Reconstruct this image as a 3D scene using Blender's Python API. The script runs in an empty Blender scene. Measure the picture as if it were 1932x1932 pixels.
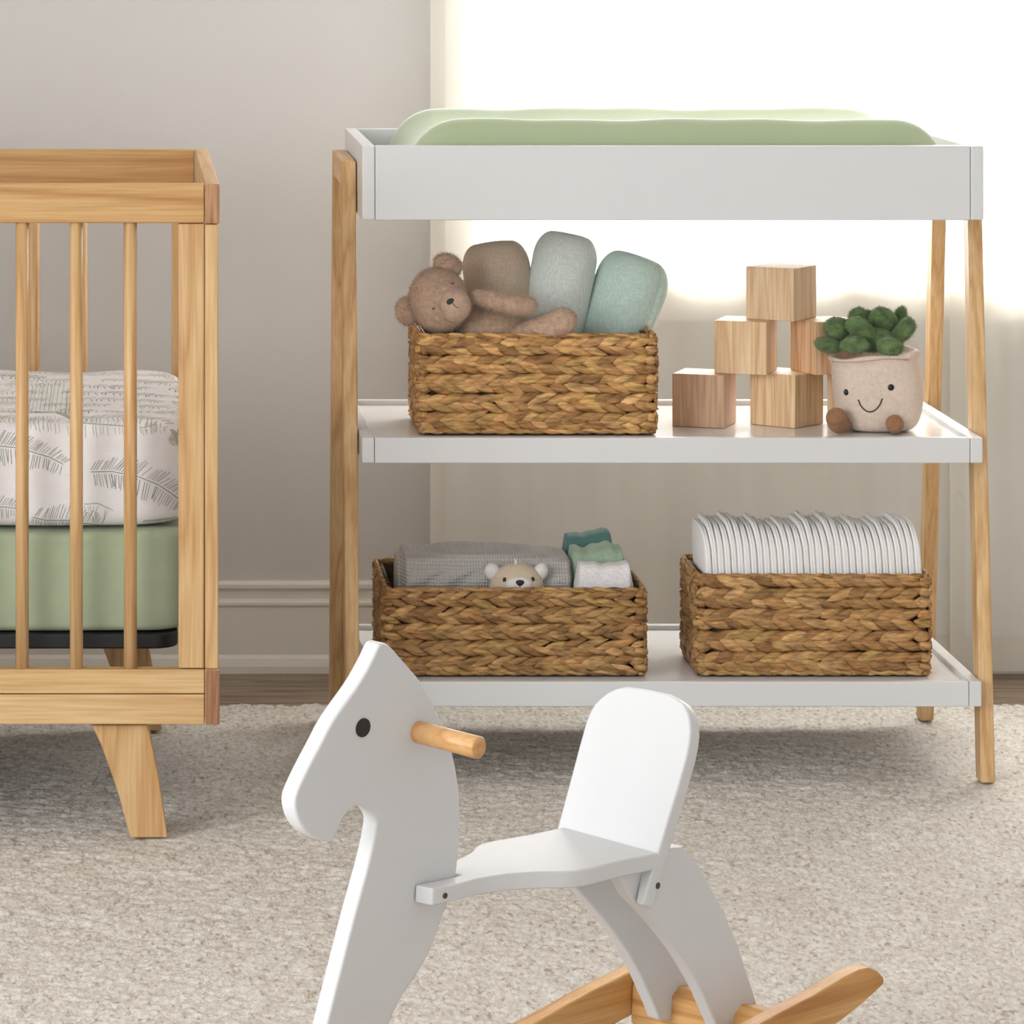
import bpy, bmesh, math, random
import numpy as np
from math import sin, cos, pi, radians
from mathutils import Vector, Matrix
from mathutils.bvhtree import BVHTree

random.seed(7); rng = np.random.default_rng(7)
SC = bpy.context.scene; COL = SC.collection

# ------------------------------------------------ camera, world, lights
FPX = 7860.0; CH = 1.265; VX = 229.0; VY = -190.0
cam = bpy.data.cameras.new('camera'); co = bpy.data.objects.new('camera', cam); COL.objects.link(co)
co.location = (0, 0, CH); co.rotation_euler = (pi/2, 0, 0)
cam.sensor_width = 36; cam.lens = 36*FPX/1932
cam.shift_x = (966-VX)/1932; cam.shift_y = -(966-VY)/1932
cam.clip_end = 60
SC.camera = co
w = bpy.data.worlds.new('world'); SC.world = w; w.use_nodes = True
w.node_tree.nodes['Background'].inputs[0].default_value = (0.875, 0.945, 1.0, 1)
w.node_tree.nodes['Background'].inputs[1].default_value = 1.76
SC.view_settings.view_transform = 'Standard'; SC.view_settings.look = 'None'
SC.view_settings.gamma = 1; SC.view_settings.exposure = 0.0

def area(name, loc, rot, sx, sy, power, col):
    l = bpy.data.lights.new(name, 'AREA'); l.shape = 'RECTANGLE'; l.size = sx; l.size_y = sy
    l.energy = power; l.color = col
    o = bpy.data.objects.new(name, l); COL.objects.link(o); o.location = loc; o.rotation_euler = rot
    return o
# daylight through the back window, and through a tall window in the left wall near the camera
area('daylight_back_window', (1.42, 7.30, 1.75), (radians(-78), 0, 0), 2.05, 2.2, 340, (0.985, 0.99, 1.0))
area('daylight_left_window', (-2.55, 2.2, 1.5), (pi/2, 0, radians(-68)), 2.6, 1.9, 108, (0.97, 0.985, 1.0))

# ------------------------------------------------ helpers
def lin(c): return tuple(((x/255)/12.92 if x/255 <= .04045 else ((x/255+.055)/1.055)**2.4) for x in c)+(1,)
def PX(px, Y): return (px-VX)*Y/FPX
def PZ(py, Y): return CH-(py-VY)*Y/FPX
def V3(px, py, Y): return Vector((PX(px, Y), Y, PZ(py, Y)))

def tag(o, label=None, cat=None, group=None, kind=None):
    if label: o['label'] = label
    if cat: o['category'] = cat
    if group: o['group'] = group
    if kind: o['kind'] = kind
    return o
def empty(name, loc, label, cat, group=None):
    o = bpy.data.objects.new(name, None); COL.objects.link(o); o.location = loc; o.empty_display_size = .05
    return tag(o, label, cat, group)
def worldloc(p):
    v = Vector(p.location)
    while p.parent: p = p.parent; v += Vector(p.location)
    return v
def mk(name, verts, faces, mat, parent=None, smooth=False, bevel=0, seg=2, origin=None, mats=None, mi=None):
    """a mesh given in world coordinates"""
    me = bpy.data.meshes.new(name)
    off = Vector(origin) if origin is not None else Vector((0, 0, 0))
    if parent is not None: off = worldloc(parent)
    me.from_pydata([tuple(Vector(v)-off) for v in verts], [], [tuple(f) for f in faces])
    for m in (mats or [mat]): me.materials.append(m)
    if mi is not None: me.polygons.foreach_set('material_index', mi)
    bm = bmesh.new(); bm.from_mesh(me); bmesh.ops.recalc_face_normals(bm, faces=bm.faces); bm.to_mesh(me); bm.free()
    if smooth: me.polygons.foreach_set('use_smooth', [True]*len(me.polygons))
    o = bpy.data.objects.new(name, me); COL.objects.link(o)
    if parent is not None: o.parent = parent
    elif origin is not None: o.location = off
    if bevel:
        b = o.modifiers.new('bevel', 'BEVEL'); b.width = bevel; b.segments = seg; b.limit_method = 'ANGLE'; b.angle_limit = radians(38)
        b.harden_normals = False
        me.polygons.foreach_set('use_smooth', [True]*len(me.polygons))
        try:
            n = o.modifiers.new('wn', 'WEIGHTED_NORMAL'); n.keep_sharp = False; n.weight = 80
        except Exception: pass
    return o
BF = [(0,1,2,3),(7,6,5,4),(0,4,5,1),(1,5,6,2),(2,6,7,3),(3,7,4,0)]
def hexa(name, b, t, z0, z1, mat, parent=None, bevel=.0015, **k):
    """b/t = (x0,x1,y0,y1) at z0 and z1"""
    vs = [(r[0], r[2], z) for r, z in ((b, z0),)]
    vs = [(b[0],b[2],z0),(b[1],b[2],z0),(b[1],b[3],z0),(b[0],b[3],z0),(t[0],t[2],z1),(t[1],t[2],z1),(t[1],t[3],z1),(t[0],t[3],z1)]
    return mk(name, vs, BF, mat, parent, bevel=bevel, **k)
def box(name, x0, x1, y0, y1, z0, z1, mat, parent=None, bevel=.0015, **k):
    return hexa(name, (x0,x1,y0,y1), (x0,x1,y0,y1), z0, z1, mat, parent, bevel, **k)
def prism(name, front, back, mat, parent=None, bevel=.002, **k):
    n = len(front)
    fs = [tuple(range(n)), tuple(range(2*n-1, n-1, -1))] + [(i, (i+1) % n, n+(i+1) % n, n+i) for i in range(n)]
    return mk(name, list(front)+list(back), fs, mat, parent, bevel=bevel, **k)
def tubegeo(path, rad, n=12, cap=True):
    path = [Vector(p) for p in path]; m = len(path)
    R = rad if hasattr(rad, '__len__') else [rad]*m
    vs, fs = [], []
    up = None
    for i, p in enumerate(path):
        t = (path[min(i+1, m-1)]-path[max(i-1, 0)]).normalized()
        if up is None:
            up = t.orthogonal().normalized()
        up = (up - t*up.dot(t)).normalized(); s = t.cross(up)
        for k in range(n):
            a = 2*pi*k/n; vs.append(p+(up*cos(a)+s*sin(a))*R[i])
    for i in range(m-1):
        for k in range(n):
            k2 = (k+1) % n; fs.append((i*n+k, i*n+k2, (i+1)*n+k2, (i+1)*n+k))
    if cap: fs += [tuple(range(n))[::-1], tuple(range((m-1)*n, m*n))]
    return vs, fs
def tube(name, path, rad, mat, parent=None, n=12, smooth=True, **k):
    vs, fs = tubegeo(path, rad, n)
    return mk(name, vs, fs, mat, parent, smooth=smooth, **k)
def spheregeo(c, r, M=None, nu=24, nv=16, fn=None):
    vs, fs = [], []
    r = Vector(r if hasattr(r, '__len__') else (r, r, r)); c = Vector(c)
    for j in range(nv+1):
        th = pi*j/nv
        for i in range(nu):
            ph = 2*pi*i/nu
            d = Vector((sin(th)*cos(ph), sin(th)*sin(ph), cos(th)))
            q = Vector((d.x*r.x, d.y*r.y, d.z*r.z))
            if fn: q = fn(q, d)
            if M is not None: q = M @ q
            vs.append(c+q)
    for j in range(nv):
        for i in range(nu):
            i2 = (i+1) % nu
            fs.append((j*nu+i, j*nu+i2, (j+1)*nu+i2, (j+1)*nu+i))
    return vs, fs
def clean(o, d=1e-5):
    bm = bmesh.new(); bm.from_mesh(o.data); bmesh.ops.remove_doubles(bm, verts=bm.verts, dist=d)
    bmesh.ops.recalc_face_normals(bm, faces=bm.faces); bm.to_mesh(o.data); bm.free()
    o.data.polygons.foreach_set('use_smooth', [True]*len(o.data.polygons)); return o
def ball(name, c, r, mat, parent=None, M=None, nu=24, nv=16, fn=None, **k):
    vs, fs = spheregeo(c, r, M, nu, nv, fn)
    return clean(mk(name, vs, fs, mat, parent, smooth=True, **k))
def joingeo(parts):
    V, F = [], []
    for vs, fs in parts:
        o = len(V); V += list(vs); F += [tuple(i+o for i in f) for f in fs]
    return V, F
def rotY(deg): return Matrix.Rotation(radians(deg), 3, 'Y')
def rotX(deg): return Matrix.Rotation(radians(deg), 3, 'X')
def rotZ(deg): return Matrix.Rotation(radians(deg), 3, 'Z')
def hit(objs, px, py):
    """first point where the line of sight through a photo point meets one of the objects"""
    d = Vector(((px-VX)/FPX, 1, -(py-VY)/FPX)).normalized(); best = None
    for o in objs:
        off = worldloc(o)
        bv = BVHTree.FromPolygons([v.co+off for v in o.data.vertices], [tuple(p.vertices) for p in o.data.polygons])
        h = bv.ray_cast(Vector((0, 0, CH)), d)
        if h[0] is not None and (best is None or h[3] < best[3]): best = h
    return (best[0], best[1] if best[1].y < 0 else -best[1]) if best else (None, None)

# ------------------------------------------------ materials
def newmat(name):
    m = bpy.data.materials.new(name); m.use_nodes = True
    nt = m.node_tree; return m, nt, nt.nodes['Principled BSDF']
def node(nt, t, **k):
    n = nt.nodes.new(t)
    for a, b in k.items(): setattr(n, a, b)
    return n
def plain(name, c, rough=.5, spec=.5, bump=0, bscale=200, sheen=0, var=0, vscale=20, coat=0):
    m, nt, p = newmat(name)
    p.inputs['Base Color'].default_value = lin(c); p.inputs['Roughness'].default_value = rough
    p.inputs['Specular IOR Level'].default_value = spec
    if sheen: p.inputs['Sheen Weight'].default_value = sheen; p.inputs['Sheen Roughness'].default_value = .5
    if coat: p.inputs['Coat Weight'].default_value = coat; p.inputs['Coat Roughness'].default_value = .12
    tc = node(nt, 'ShaderNodeTexCoord')
    if var:
        n = node(nt, 'ShaderNodeTexNoise'); n.inputs['Scale'].default_value = vscale; n.inputs['Detail'].default_value = 4
        r = node(nt, 'ShaderNodeValToRGB')
        r.color_ramp.elements[0].color = lin([max(0, x*(1-var)) for x in c]); r.color_ramp.elements[1].color = lin([min(255, x*(1+var)) for x in c])
        r.color_ramp.elements[0].position = .3; r.color_ramp.elements[1].position = .7
        nt.links.new(tc.outputs['Object'], n.inputs['Vector']); nt.links.new(n.outputs['Fac'], r.inputs['Fac']); nt.links.new(r.outputs['Color'], p.inputs['Base Color'])
    if bump:
        n = node(nt, 'ShaderNodeTexNoise'); n.inputs['Scale'].default_value = bscale; n.inputs['Detail'].default_value = 3
        b = node(nt, 'ShaderNodeBump'); b.inputs['Strength'].default_value = bump; b.inputs['Distance'].default_value = .002
        nt.links.new(tc.outputs['Object'], n.inputs['Vector']); nt.links.new(n.outputs['Fac'], b.inputs['Height']); nt.links.new(b.outputs['Normal'], p.inputs['Normal'])
    return m
def wood(name, axis, base, dark, light=None, rough=.42, ring=14, seed=0, contrast=1.0, rot=0):
    """axis = direction of the grain in object space"""
    m, nt, p = newmat(name); L = nt.links.new
    light = light or [min(255, x*1.1) for x in base]
    tc = node(nt, 'ShaderNodeTexCoord'); mp = node(nt, 'ShaderNodeMapping')
    s = [1, 1, 1]; s['XYZ'.index(axis)] = .06
    mp.inputs['Scale'].default_value = s; mp.inputs['Location'].default_value = (seed*1.7, seed*.9, seed*2.3)
    src = tc.outputs['Object']
    if rot:
        m0 = node(nt, 'ShaderNodeMapping'); m0.inputs['Rotation'].default_value = (0, 0, radians(rot)); L(src, m0.inputs['Vector']); src = m0.outputs['Vector']
    L(src, mp.inputs['Vector'])
    n1 = node(nt, 'ShaderNodeTexNoise'); n1.inputs['Scale'].default_value = ring; n1.inputs['Detail'].default_value = 2; n1.inputs['Distortion'].default_value = .3
    L(mp.outputs['Vector'], n1.inputs['Vector'])
    mul = node(nt, 'ShaderNodeMath', operation='MULTIPLY'); mul.inputs[1].default_value = 11; L(n1.outputs['Fac'], mul.inputs[0])
    fr = node(nt, 'ShaderNodeMath', operation='PINGPONG'); fr.inputs[1].default_value = 1; L(mul.outputs[0], fr.inputs[0])
    r = node(nt, 'ShaderNodeValToRGB'); cr = r.color_ramp
    cr.elements[0].position = 0; cr.elements[0].color = lin(light); cr.elements[1].position = 1; cr.elements[1].color = lin(dark)
    e = cr.elements.new(.55); e.color = lin(base)
    L(fr.outputs[0], r.inputs['Fac'])
    n2 = node(nt, 'ShaderNodeTexNoise'); n2.inputs['Scale'].default_value = 260; n2.inputs['Detail'].default_value = 3
    mp2 = node(nt, 'ShaderNodeMapping'); s2 = [1, 1, 1]; s2['XYZ'.index(axis)] = .035; mp2.inputs['Scale'].default_value = s2
    L(src, mp2.inputs['Vector']); L(mp2.outputs['Vector'], n2.inputs['Vector'])
    r2 = node(nt, 'ShaderNodeValToRGB'); r2.color_ramp.elements[0].position = .35; r2.color_ramp.elements[0].color = (.80, .74, .66, 1)
    r2.color_ramp.elements[1].position = .62; r2.color_ramp.elements[1].color = (1, 1, 1, 1)
    L(n2.outputs['Fac'], r2.inputs['Fac'])
    mx = node(nt, 'ShaderNodeMix', data_type='RGBA', blend_type='MULTIPLY'); mx.inputs[0].default_value = .75*contrast
    L(r.outputs['Color'], mx.inputs[6]); L(r2.outputs['Color'], mx.inputs[7]); L(mx.outputs[2], p.inputs['Base Color'])
    p.inputs['Roughness'].default_value = rough; p.inputs['Specular IOR Level'].default_value = .35
    b = node(nt, 'ShaderNodeBump'); b.inputs['Strength'].default_value = .08; b.inputs['Distance'].default_value = .001
    L(n2.outputs['Fac'], b.inputs['Height']); L(b.outputs['Normal'], p.inputs['Normal'])
    return m
PB = (216, 178, 128); PD = (201, 159, 108); PL = (222, 187, 139)
WX = wood('pine grain along x', 'X', PB, PD, PL, ring=16)
WX2 = wood('pine grain along x warm', 'X', (200, 156, 102), (182, 134, 82), (206, 166, 112), ring=10, seed=3)
WY = wood('pine grain along y', 'Y', PB, PD, PL, ring=16, seed=1)
WZ = wood('pine grain along z', 'Z', PB, PD, PL, ring=22, seed=2)
WZ2 = wood('pine grain along z pinkish', 'Z', (211, 171, 122), (196, 152, 102), (217, 180, 133), ring=26, seed=5)
WEND = wood('pine end grain', 'Z', (178, 134, 100), (148, 104, 76), (192, 148, 112), ring=60, seed=6)
BLK = [wood('block wood %s' % i, 'Z', b, d, l, ring=40, seed=9+k, rough=.55) for k, (i, b, d, l) in enumerate((
    ('pinkish', (206, 170, 142), (194, 154, 124), (212, 178, 150)), ('striped', (228, 196, 156), (212, 172, 128), (234, 206, 168)),
    ('pale', (230, 202, 164), (216, 184, 144), (236, 210, 174)), ('tan', (226, 196, 160), (216, 182, 144), (232, 204, 168)),
    ('reddish', (222, 182, 144), (204, 156, 114), (230, 194, 156))))]
ROCK = wood('rocker wood', 'X', (212, 160, 98), (188, 130, 70), (226, 182, 122), ring=14, seed=11, rot=-44)
BARW = wood('cross bar wood', 'X', (220, 172, 112), (200, 146, 88), (228, 184, 124), ring=20, seed=14, rot=46)
HNDL = wood('dowel wood', 'X', (214, 166, 112), (204, 152, 98), (220, 174, 120), ring=20, seed=12, rough=.3, contrast=.5)
WHITE = plain('white painted wood', (214, 214, 214), rough=.32, spec=.4)
SHELFW = plain('glossy white shelf board', (232, 230, 228), rough=.16, spec=.5)
HORSEW = plain('white horse paint', (216, 216, 217), rough=.42, spec=.35)
BLACK = plain('black paint', (22, 21, 24), rough=.4)
METAL = plain('black metal', (20, 20, 20), rough=.5)
HOLE = plain('dark brass screw', (78, 54, 24), rough=.5)
GREEN = plain('sage green jersey', (168, 181, 146), rough=.9, spec=.1, bump=.15, bscale=900, sheen=.8)
GREEN2 = plain('sage green sheet', (172, 182, 154), rough=.92, spec=.1, bump=.15, bscale=700, var=.02, vscale=30, sheen=.15)
QUILT = plain('white cotton', (238, 235, 236), rough=.9, spec=.1, bump=.2, bscale=600)
INK = plain('grey green print ink', (142, 148, 138), rough=.9, spec=.05)
INK2 = plain('pale sage print ink', (180, 184, 164), rough=.9, spec=.05)
WALL = plain('greige wall paint', (212, 208, 204), rough=.85, spec=.2, bump=.05, bscale=300)
TRIM = plain('white trim paint', (234, 229, 221), rough=.5, spec=.3)
CEIL = plain('white ceiling paint', (235, 233, 230), rough=.9)
BFUR = plain('brown teddy fur', (196, 166, 142), rough=1, spec=.05, bump=.9, bscale=420, sheen=.35, var=.07, vscale=160)
BFUR2 = plain('paler teddy muzzle fur', (206, 176, 154), rough=1, spec=.05, bump=.8, bscale=420, sheen=.35, var=.05, vscale=160)
EYE = plain('dark thread', (38, 34, 30), rough=.5)
POT = plain('oatmeal plush', (224, 205, 188), rough=1, spec=.05, bump=.8, bscale=500, sheen=.25, var=.03, vscale=200)
FOOT = plain('brown cord plush', (156, 114, 82), rough=1, spec=.05, bump=.8, bscale=500, sheen=.2, var=.07, vscale=200)
LEAF = plain('green plush', (98, 120, 76), rough=1, spec=.05, bump=.8, bscale=420, sheen=.3, var=.22, vscale=90)
CREAM = plain('beige plush', (212, 194, 170), rough=1, spec=.05, bump=.5, bscale=500, sheen=.3)
WPLUSH = plain('white plush', (232, 226, 222), rough=1, spec=.05, bump=.5, bscale=500, sheen=.3)
NAVY = plain('navy thread', (36, 32, 50), rough=.6)
DIAP = plain('white diaper', (244, 242, 240), rough=.95, spec=.05, bump=.3, bscale=200)
DIAP.node_tree.nodes['Principled BSDF'].inputs['Subsurface Weight'].default_value = .35
DIAP.node_tree.nodes['Principled BSDF'].inputs['Subsurface Radius'].default_value = (.01, .009, .008)

def gauze(name, c, axis='Z'):
    m, nt, p = newmat(name); L = nt.links.new
    p.inputs['Roughness'].default_value = .95; p.inputs['Specular IOR Level'].default_value = .08; p.inputs['Sheen Weight'].default_value = .25
    tc = node(nt, 'ShaderNodeTexCoord')
    hs = []
    for s in ((1, 1, .12), (.12, 1, 1)):
        mp = node(nt, 'ShaderNodeMapping'); mp.inputs['Scale'].default_value = s; L(tc.outputs['Object'], mp.inputs['Vector'])
        n = node(nt, 'ShaderNodeTexNoise'); n.inputs['Scale'].default_value = 640; n.inputs['Detail'].default_value = 2; L(mp.outputs['Vector'], n.inputs['Vector']); hs.append(n)
    ad = node(nt, 'ShaderNodeMath', operation='ADD'); L(hs[0].outputs['Fac'], ad.inputs[0]); L(hs[1].outputs['Fac'], ad.inputs[1])
    r = node(nt, 'ShaderNodeMapRange'); r.inputs[1].default_value = .8; r.inputs[2].default_value = 1.2; r.inputs[3].default_value = 0; r.inputs[4].default_value = 1
    L(ad.outputs[0], r.inputs[0])
    cr = node(nt, 'ShaderNodeValToRGB'); cr.color_ramp.elements[0].color = lin([x*.955 for x in c]); cr.color_ramp.elements[1].color = lin([min(255, x*1.04) for x in c])
    L(r.outputs[0], cr.inputs['Fac']); L(cr.outputs['Color'], p.inputs['Base Color'])
    b = node(nt, 'ShaderNodeBump'); b.inputs['Strength'].default_value = .5; b.inputs['Distance'].default_value = .0012
    L(ad.outputs[0], b.inputs['Height']); L(b.outputs['Normal'], p.inputs['Normal'])
    return m
TAN = gauze('tan muslin', (204, 184, 162)); MINT = gauze('pale mint muslin', (222, 229, 222)); TEAL = gauze('teal green muslin', (198, 218, 208))
TERRYW = gauze('white terry', (232, 228, 228)); TERRYM = gauze('sage terry', (164, 186, 160)); TERRYT = gauze('deep teal terry', (100, 138, 132))

def sheer(name, c, tr):
    m, nt, p = newmat(name); L = nt.links.new
    nt.nodes.remove(p); out = nt.nodes['Material Output']
    d = node(nt, 'ShaderNodeBsdfDiffuse'); d.inputs[0].default_value = lin(c)
    t = node(nt, 'ShaderNodeBsdfTranslucent'); t.inputs[0].default_value = lin(c)
    x = node(nt, 'ShaderNodeBsdfTransparent'); x.inputs[0].default_value = (1, 1, 1, 1)
    a = node(nt, 'ShaderNodeMixShader'); a.inputs[0].default_value = .30; L(d.outputs[0], a.inputs[1]); L(t.outputs[0], a.inputs[2])
    tc = node(nt, 'ShaderNodeTexCoord'); n = node(nt, 'ShaderNodeTexNoise'); n.inputs['Scale'].default_value = 14
    mp = node(nt, 'ShaderNodeMapping'); mp.inputs['Scale'].default_value = (1, 1, .08); L(tc.outputs['Object'], mp.inputs['Vector']); L(mp.outputs['Vector'], n.inputs['Vector'])
    r = node(nt, 'ShaderNodeMapRange'); r.inputs[1].default_value = .3; r.inputs[2].default_value = .7; r.inputs[3].default_value = tr-.05; r.inputs[4].default_value = tr+.05
    L(n.outputs['Fac'], r.inputs[0])
    b = node(nt, 'ShaderNodeMixShader'); L(r.outputs[0], b.inputs[0]); L(a.outputs[0], b.inputs[1]); L(x.outputs[0], b.inputs[2]); L(b.outputs[0], out.inputs[0])
    return m
SHEER = sheer('cream sheer', (248, 246, 239), .20)
SHEER2 = sheer('cream sheer hem', (242, 238, 228), .2)

m, nt, p = newmat('window glass'); nt.nodes.remove(p)
g = node(nt, 'ShaderNodeBsdfGlossy'); g.inputs['Roughness'].default_value = .02; x = node(nt, 'ShaderNodeBsdfTransparent')
a = node(nt, 'ShaderNodeMixShader'); a.inputs[0].default_value = .93; nt.links.new(g.outputs[0], a.inputs[1]); nt.links.new(x.outputs[0], a.inputs[2]); nt.links.new(a.outputs[0], nt.nodes['Material Output'].inputs[0])
GLASS = m

def basketmat():
    m, nt, p = newmat('woven water hyacinth'); L = nt.links.new
    at = node(nt, 'ShaderNodeAttribute', attribute_name='tint')
    tc = node(nt, 'ShaderNodeTexCoord'); n = node(nt, 'ShaderNodeTexNoise'); n.inputs['Scale'].default_value = 240; n.inputs['Detail'].default_value = 4
    mp = node(nt, 'ShaderNodeMapping'); mp.inputs['Scale'].default_value = (.22, .22, 1); L(tc.outputs['Object'], mp.inputs['Vector']); L(mp.outputs['Vector'], n.inputs['Vector'])
    r = node(nt, 'ShaderNodeValToRGB'); r.color_ramp.elements[0].position = .34; r.color_ramp.elements[0].color = (.52, .48, .42, 1); r.color_ramp.elements[1].position = .66; r.color_ramp.elements[1].color = (1.15, 1.12, 1.05, 1)
    L(n.outputs['Fac'], r.inputs['Fac'])
    mx = node(nt, 'ShaderNodeMix', data_type='RGBA', blend_type='MULTIPLY'); mx.inputs[0].default_value = 1
    L(at.outputs['Color'], mx.inputs[6]); L(r.outputs['Color'], mx.inputs[7]); L(mx.outputs[2], p.inputs['Base Color'])
    p.inputs['Roughness'].default_value = .62; p.inputs['Specular IOR Level'].default_value = .3
    b = node(nt, 'ShaderNodeBump'); b.inputs['Strength'].default_value = .6; b.inputs['Distance'].default_value = .0012
    L(n.outputs['Fac'], b.inputs['Height']); L(b.outputs['Normal'], p.inputs['Normal'])
    return m
BASK = basketmat()

def rugmat():
    m, nt, p = newmat('speckled wool pile'); L = nt.links.new
    tc = node(nt, 'ShaderNodeTexCoord')
    def nz(s, d, sc=(1, 1, 1)):
        mp = node(nt, 'ShaderNodeMapping'); mp.inputs['Scale'].default_value = sc; L(tc.outputs['Object'], mp.inputs['Vector'])
        n = node(nt, 'ShaderNodeTexNoise'); n.inputs['Scale'].default_value = s; n.inputs['Detail'].default_value = d; L(mp.outputs['Vector'], n.inputs['Vector']); return n
    a = nz(170, 3, (1, .5, 1)); b = nz(150, 4, (1, .42, 1)); c = nz(9, 3)
    r1 = node(nt, 'ShaderNodeValToRGB'); r1.color_ramp.elements[0].position = .3; r1.color_ramp.elements[0].color = lin((200, 191, 180)); r1.color_ramp.elements[1].position = .65; r1.color_ramp.elements[1].color = lin((230, 225, 218))
    L(a.outputs['Fac'], r1.inputs['Fac'])
    r2 = node(nt, 'ShaderNodeValToRGB'); r2.color_ramp.elements[0].position = .30; r2.color_ramp.elements[0].color = (.64, .59, .53, 1); r2.color_ramp.elements[1].position = .44; r2.color_ramp.elements[1].color = (1, 1, 1, 1)
    L(b.outputs['Fac'], r2.inputs['Fac'])
    mx = node(nt, 'ShaderNodeMix', data_type='RGBA', blend_type='MULTIPLY'); mx.inputs[0].default_value = 1; L(r1.outputs['Color'], mx.inputs[6]); L(r2.outputs['Color'], mx.inputs[7])
    r3 = node(nt, 'ShaderNodeValToRGB'); r3.color_ramp.elements[0].position = .3; r3.color_ramp.elements[0].color = (.93, .92, .91, 1); r3.color_ramp.elements[1].position = .7; r3.color_ramp.elements[1].color = (1, 1, 1, 1)
    L(c.outputs['Fac'], r3.inputs['Fac'])
    mx2 = node(nt, 'ShaderNodeMix', data_type='RGBA', blend_type='MULTIPLY'); mx2.inputs[0].default_value = 1; L(mx.outputs[2], mx2.inputs[6]); L(r3.outputs['Color'], mx2.inputs[7])
    L(mx2.outputs[2], p.inputs['Base Color']); p.inputs['Roughness'].default_value = 1; p.inputs['Specular IOR Level'].default_value = .05
    bp = node(nt, 'ShaderNodeBump'); bp.inputs['Strength'].default_value = .6; bp.inputs['Distance'].default_value = .003; L(nz(260, 3).outputs['Fac'], bp.inputs['Height']); L(bp.outputs['Normal'], p.inputs['Normal'])
    return m
RUG = rugmat()
FLOORM = wood('brown plank floor', 'X', (150, 130, 112), (112, 94, 78), (166, 146, 128), ring=30, seed=4, rough=.4)

# ------------------------------------------------ room shell
FZ = -.012; YW = 6.89
o = box('floor', -2.8, 3.0, -2.2, 7.05, FZ-.06, FZ, FLOORM, bevel=0); tag(o, kind='structure')
wx0, wx1, wz0, wz1 = PX(930, YW), 2.02, .628, 2.15
def wallpieces():
    parts = []
    for (x0, x1, z0, z1) in ((-2.8, wx0, FZ, 2.6), (wx1, 3.0, FZ, 2.6), (wx0, wx1, FZ, wz0), (wx0, wx1, wz1, 2.6)):
        vs = [(x0,YW,z0),(x1,YW,z0),(x1,YW+.16,z0),(x0,YW+.16,z0),(x0,YW,z1),(x1,YW,z1),(x1,YW+.16,z1),(x0,YW+.16,z1)]
        parts.append((vs, BF))
    return joingeo(parts)
vs, fs = wallpieces(); tag(mk('wall_back', vs, fs, WALL), kind='structure')
parts = []
for (y0, y1, z0, z1) in ((-2.2, .75, FZ, 2.6), (3.75, YW, FZ, 2.6), (.75, 3.75, FZ, .45), (.75, 3.75, 2.45, 2.6)):
    vs = [(-2.9,y0,z0),(-2.8,y0,z0),(-2.8,y1,z0),(-2.9,y1,z0),(-2.9,y0,z1),(-2.8,y0,z1),(-2.8,y1,z1),(-2.9,y1,z1)]; parts.append((vs, BF))
vs, fs = joingeo(parts); tag(mk('wall_left', vs, fs, WALL), kind='structure')
tag(box('wall_right', 3.0, 3.1, -2.2, YW, FZ, 2.6, WALL, bevel=0), kind='structure')
tag(box('ceiling', -2.8, 3.0, -2.2, YW, 2.6, 2.7, CEIL, bevel=0), kind='structure')

# moulded baseboard: profile (distance out from the wall, height above floor)
prof = [(0, 0), (.022, 0), (.022, .012), (.018, .024), (.013, .030), (.013, .108), (.016, .112), (.016, .116), (.010, .122), (.009, .134), (.015, .140), (.015, .146), (.008, .151), (0, .151)]
A = [(-2.8, YW-d, FZ+h) for d, h in prof]; B = [(3.0, YW-d, FZ+h) for d, h in prof]
tag(prism('baseboard_back', A, B, TRIM, bevel=0), kind='structure')
# window: casing, frame, sash, pane, sill
yc = YW-.045
x = [PX(838, yc), wx0, wx1, wx1+.09]
parts = []
def bxg(x0, x1, y0, y1, z0, z1): return ([(x0,y0,z0),(x1,y0,z0),(x1,y1,z0),(x0,y1,z0),(x0,y0,z1),(x1,y0,z1),(x1,y1,z1),(x0,y1,z1)], BF)
vs, fs = joingeo([bxg(x[0], x[1], yc, YW, wz0-.002, wz1+.08), bxg(x[2], x[3], yc, YW, wz0-.002, wz1+.08), bxg(x[1], x[2], yc, YW, wz1, wz1+.08)])
tag(mk('trim_1', vs, fs, TRIM, bevel=.003), kind='structure')
tag(box('trim_2', x[0]-.01, x[3]+.01, YW-.018, YW, PZ(640, YW), wz0-.0225, TRIM, bevel=.004), kind='structure')
tag(box('trim_4', x[0]-.01, x[3]+.01, YW-.056, YW+.06, wz0-.022, wz0-.0005, TRIM, bevel=.002), kind='structure')  # ledge added; reaches out to the curtain to block light spilling below
WF = plain('white window frame', (235, 235, 232), rough=.4)
y0, y1 = YW+.06, YW+.11
vs, fs = joingeo([bxg(wx0, wx0+.03, y0, y1, wz0, wz1), bxg(wx1-.03, wx1, y0, y1, wz0, wz1), bxg(wx0, wx1, y0, y1, wz0, wz0+.02), bxg(wx0, wx1, y0, y1, wz1-.04, wz1), bxg(wx0, wx1, y0, y1, 1.5, 1.535)])
win = mk('window_1', vs, fs, WF); tag(win, kind='structure')
mk('window_pane', *bxg(wx0+.03, wx1-.03, YW+.082, YW+.086, wz0+.02, wz1-.04), GLASS, win)
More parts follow.
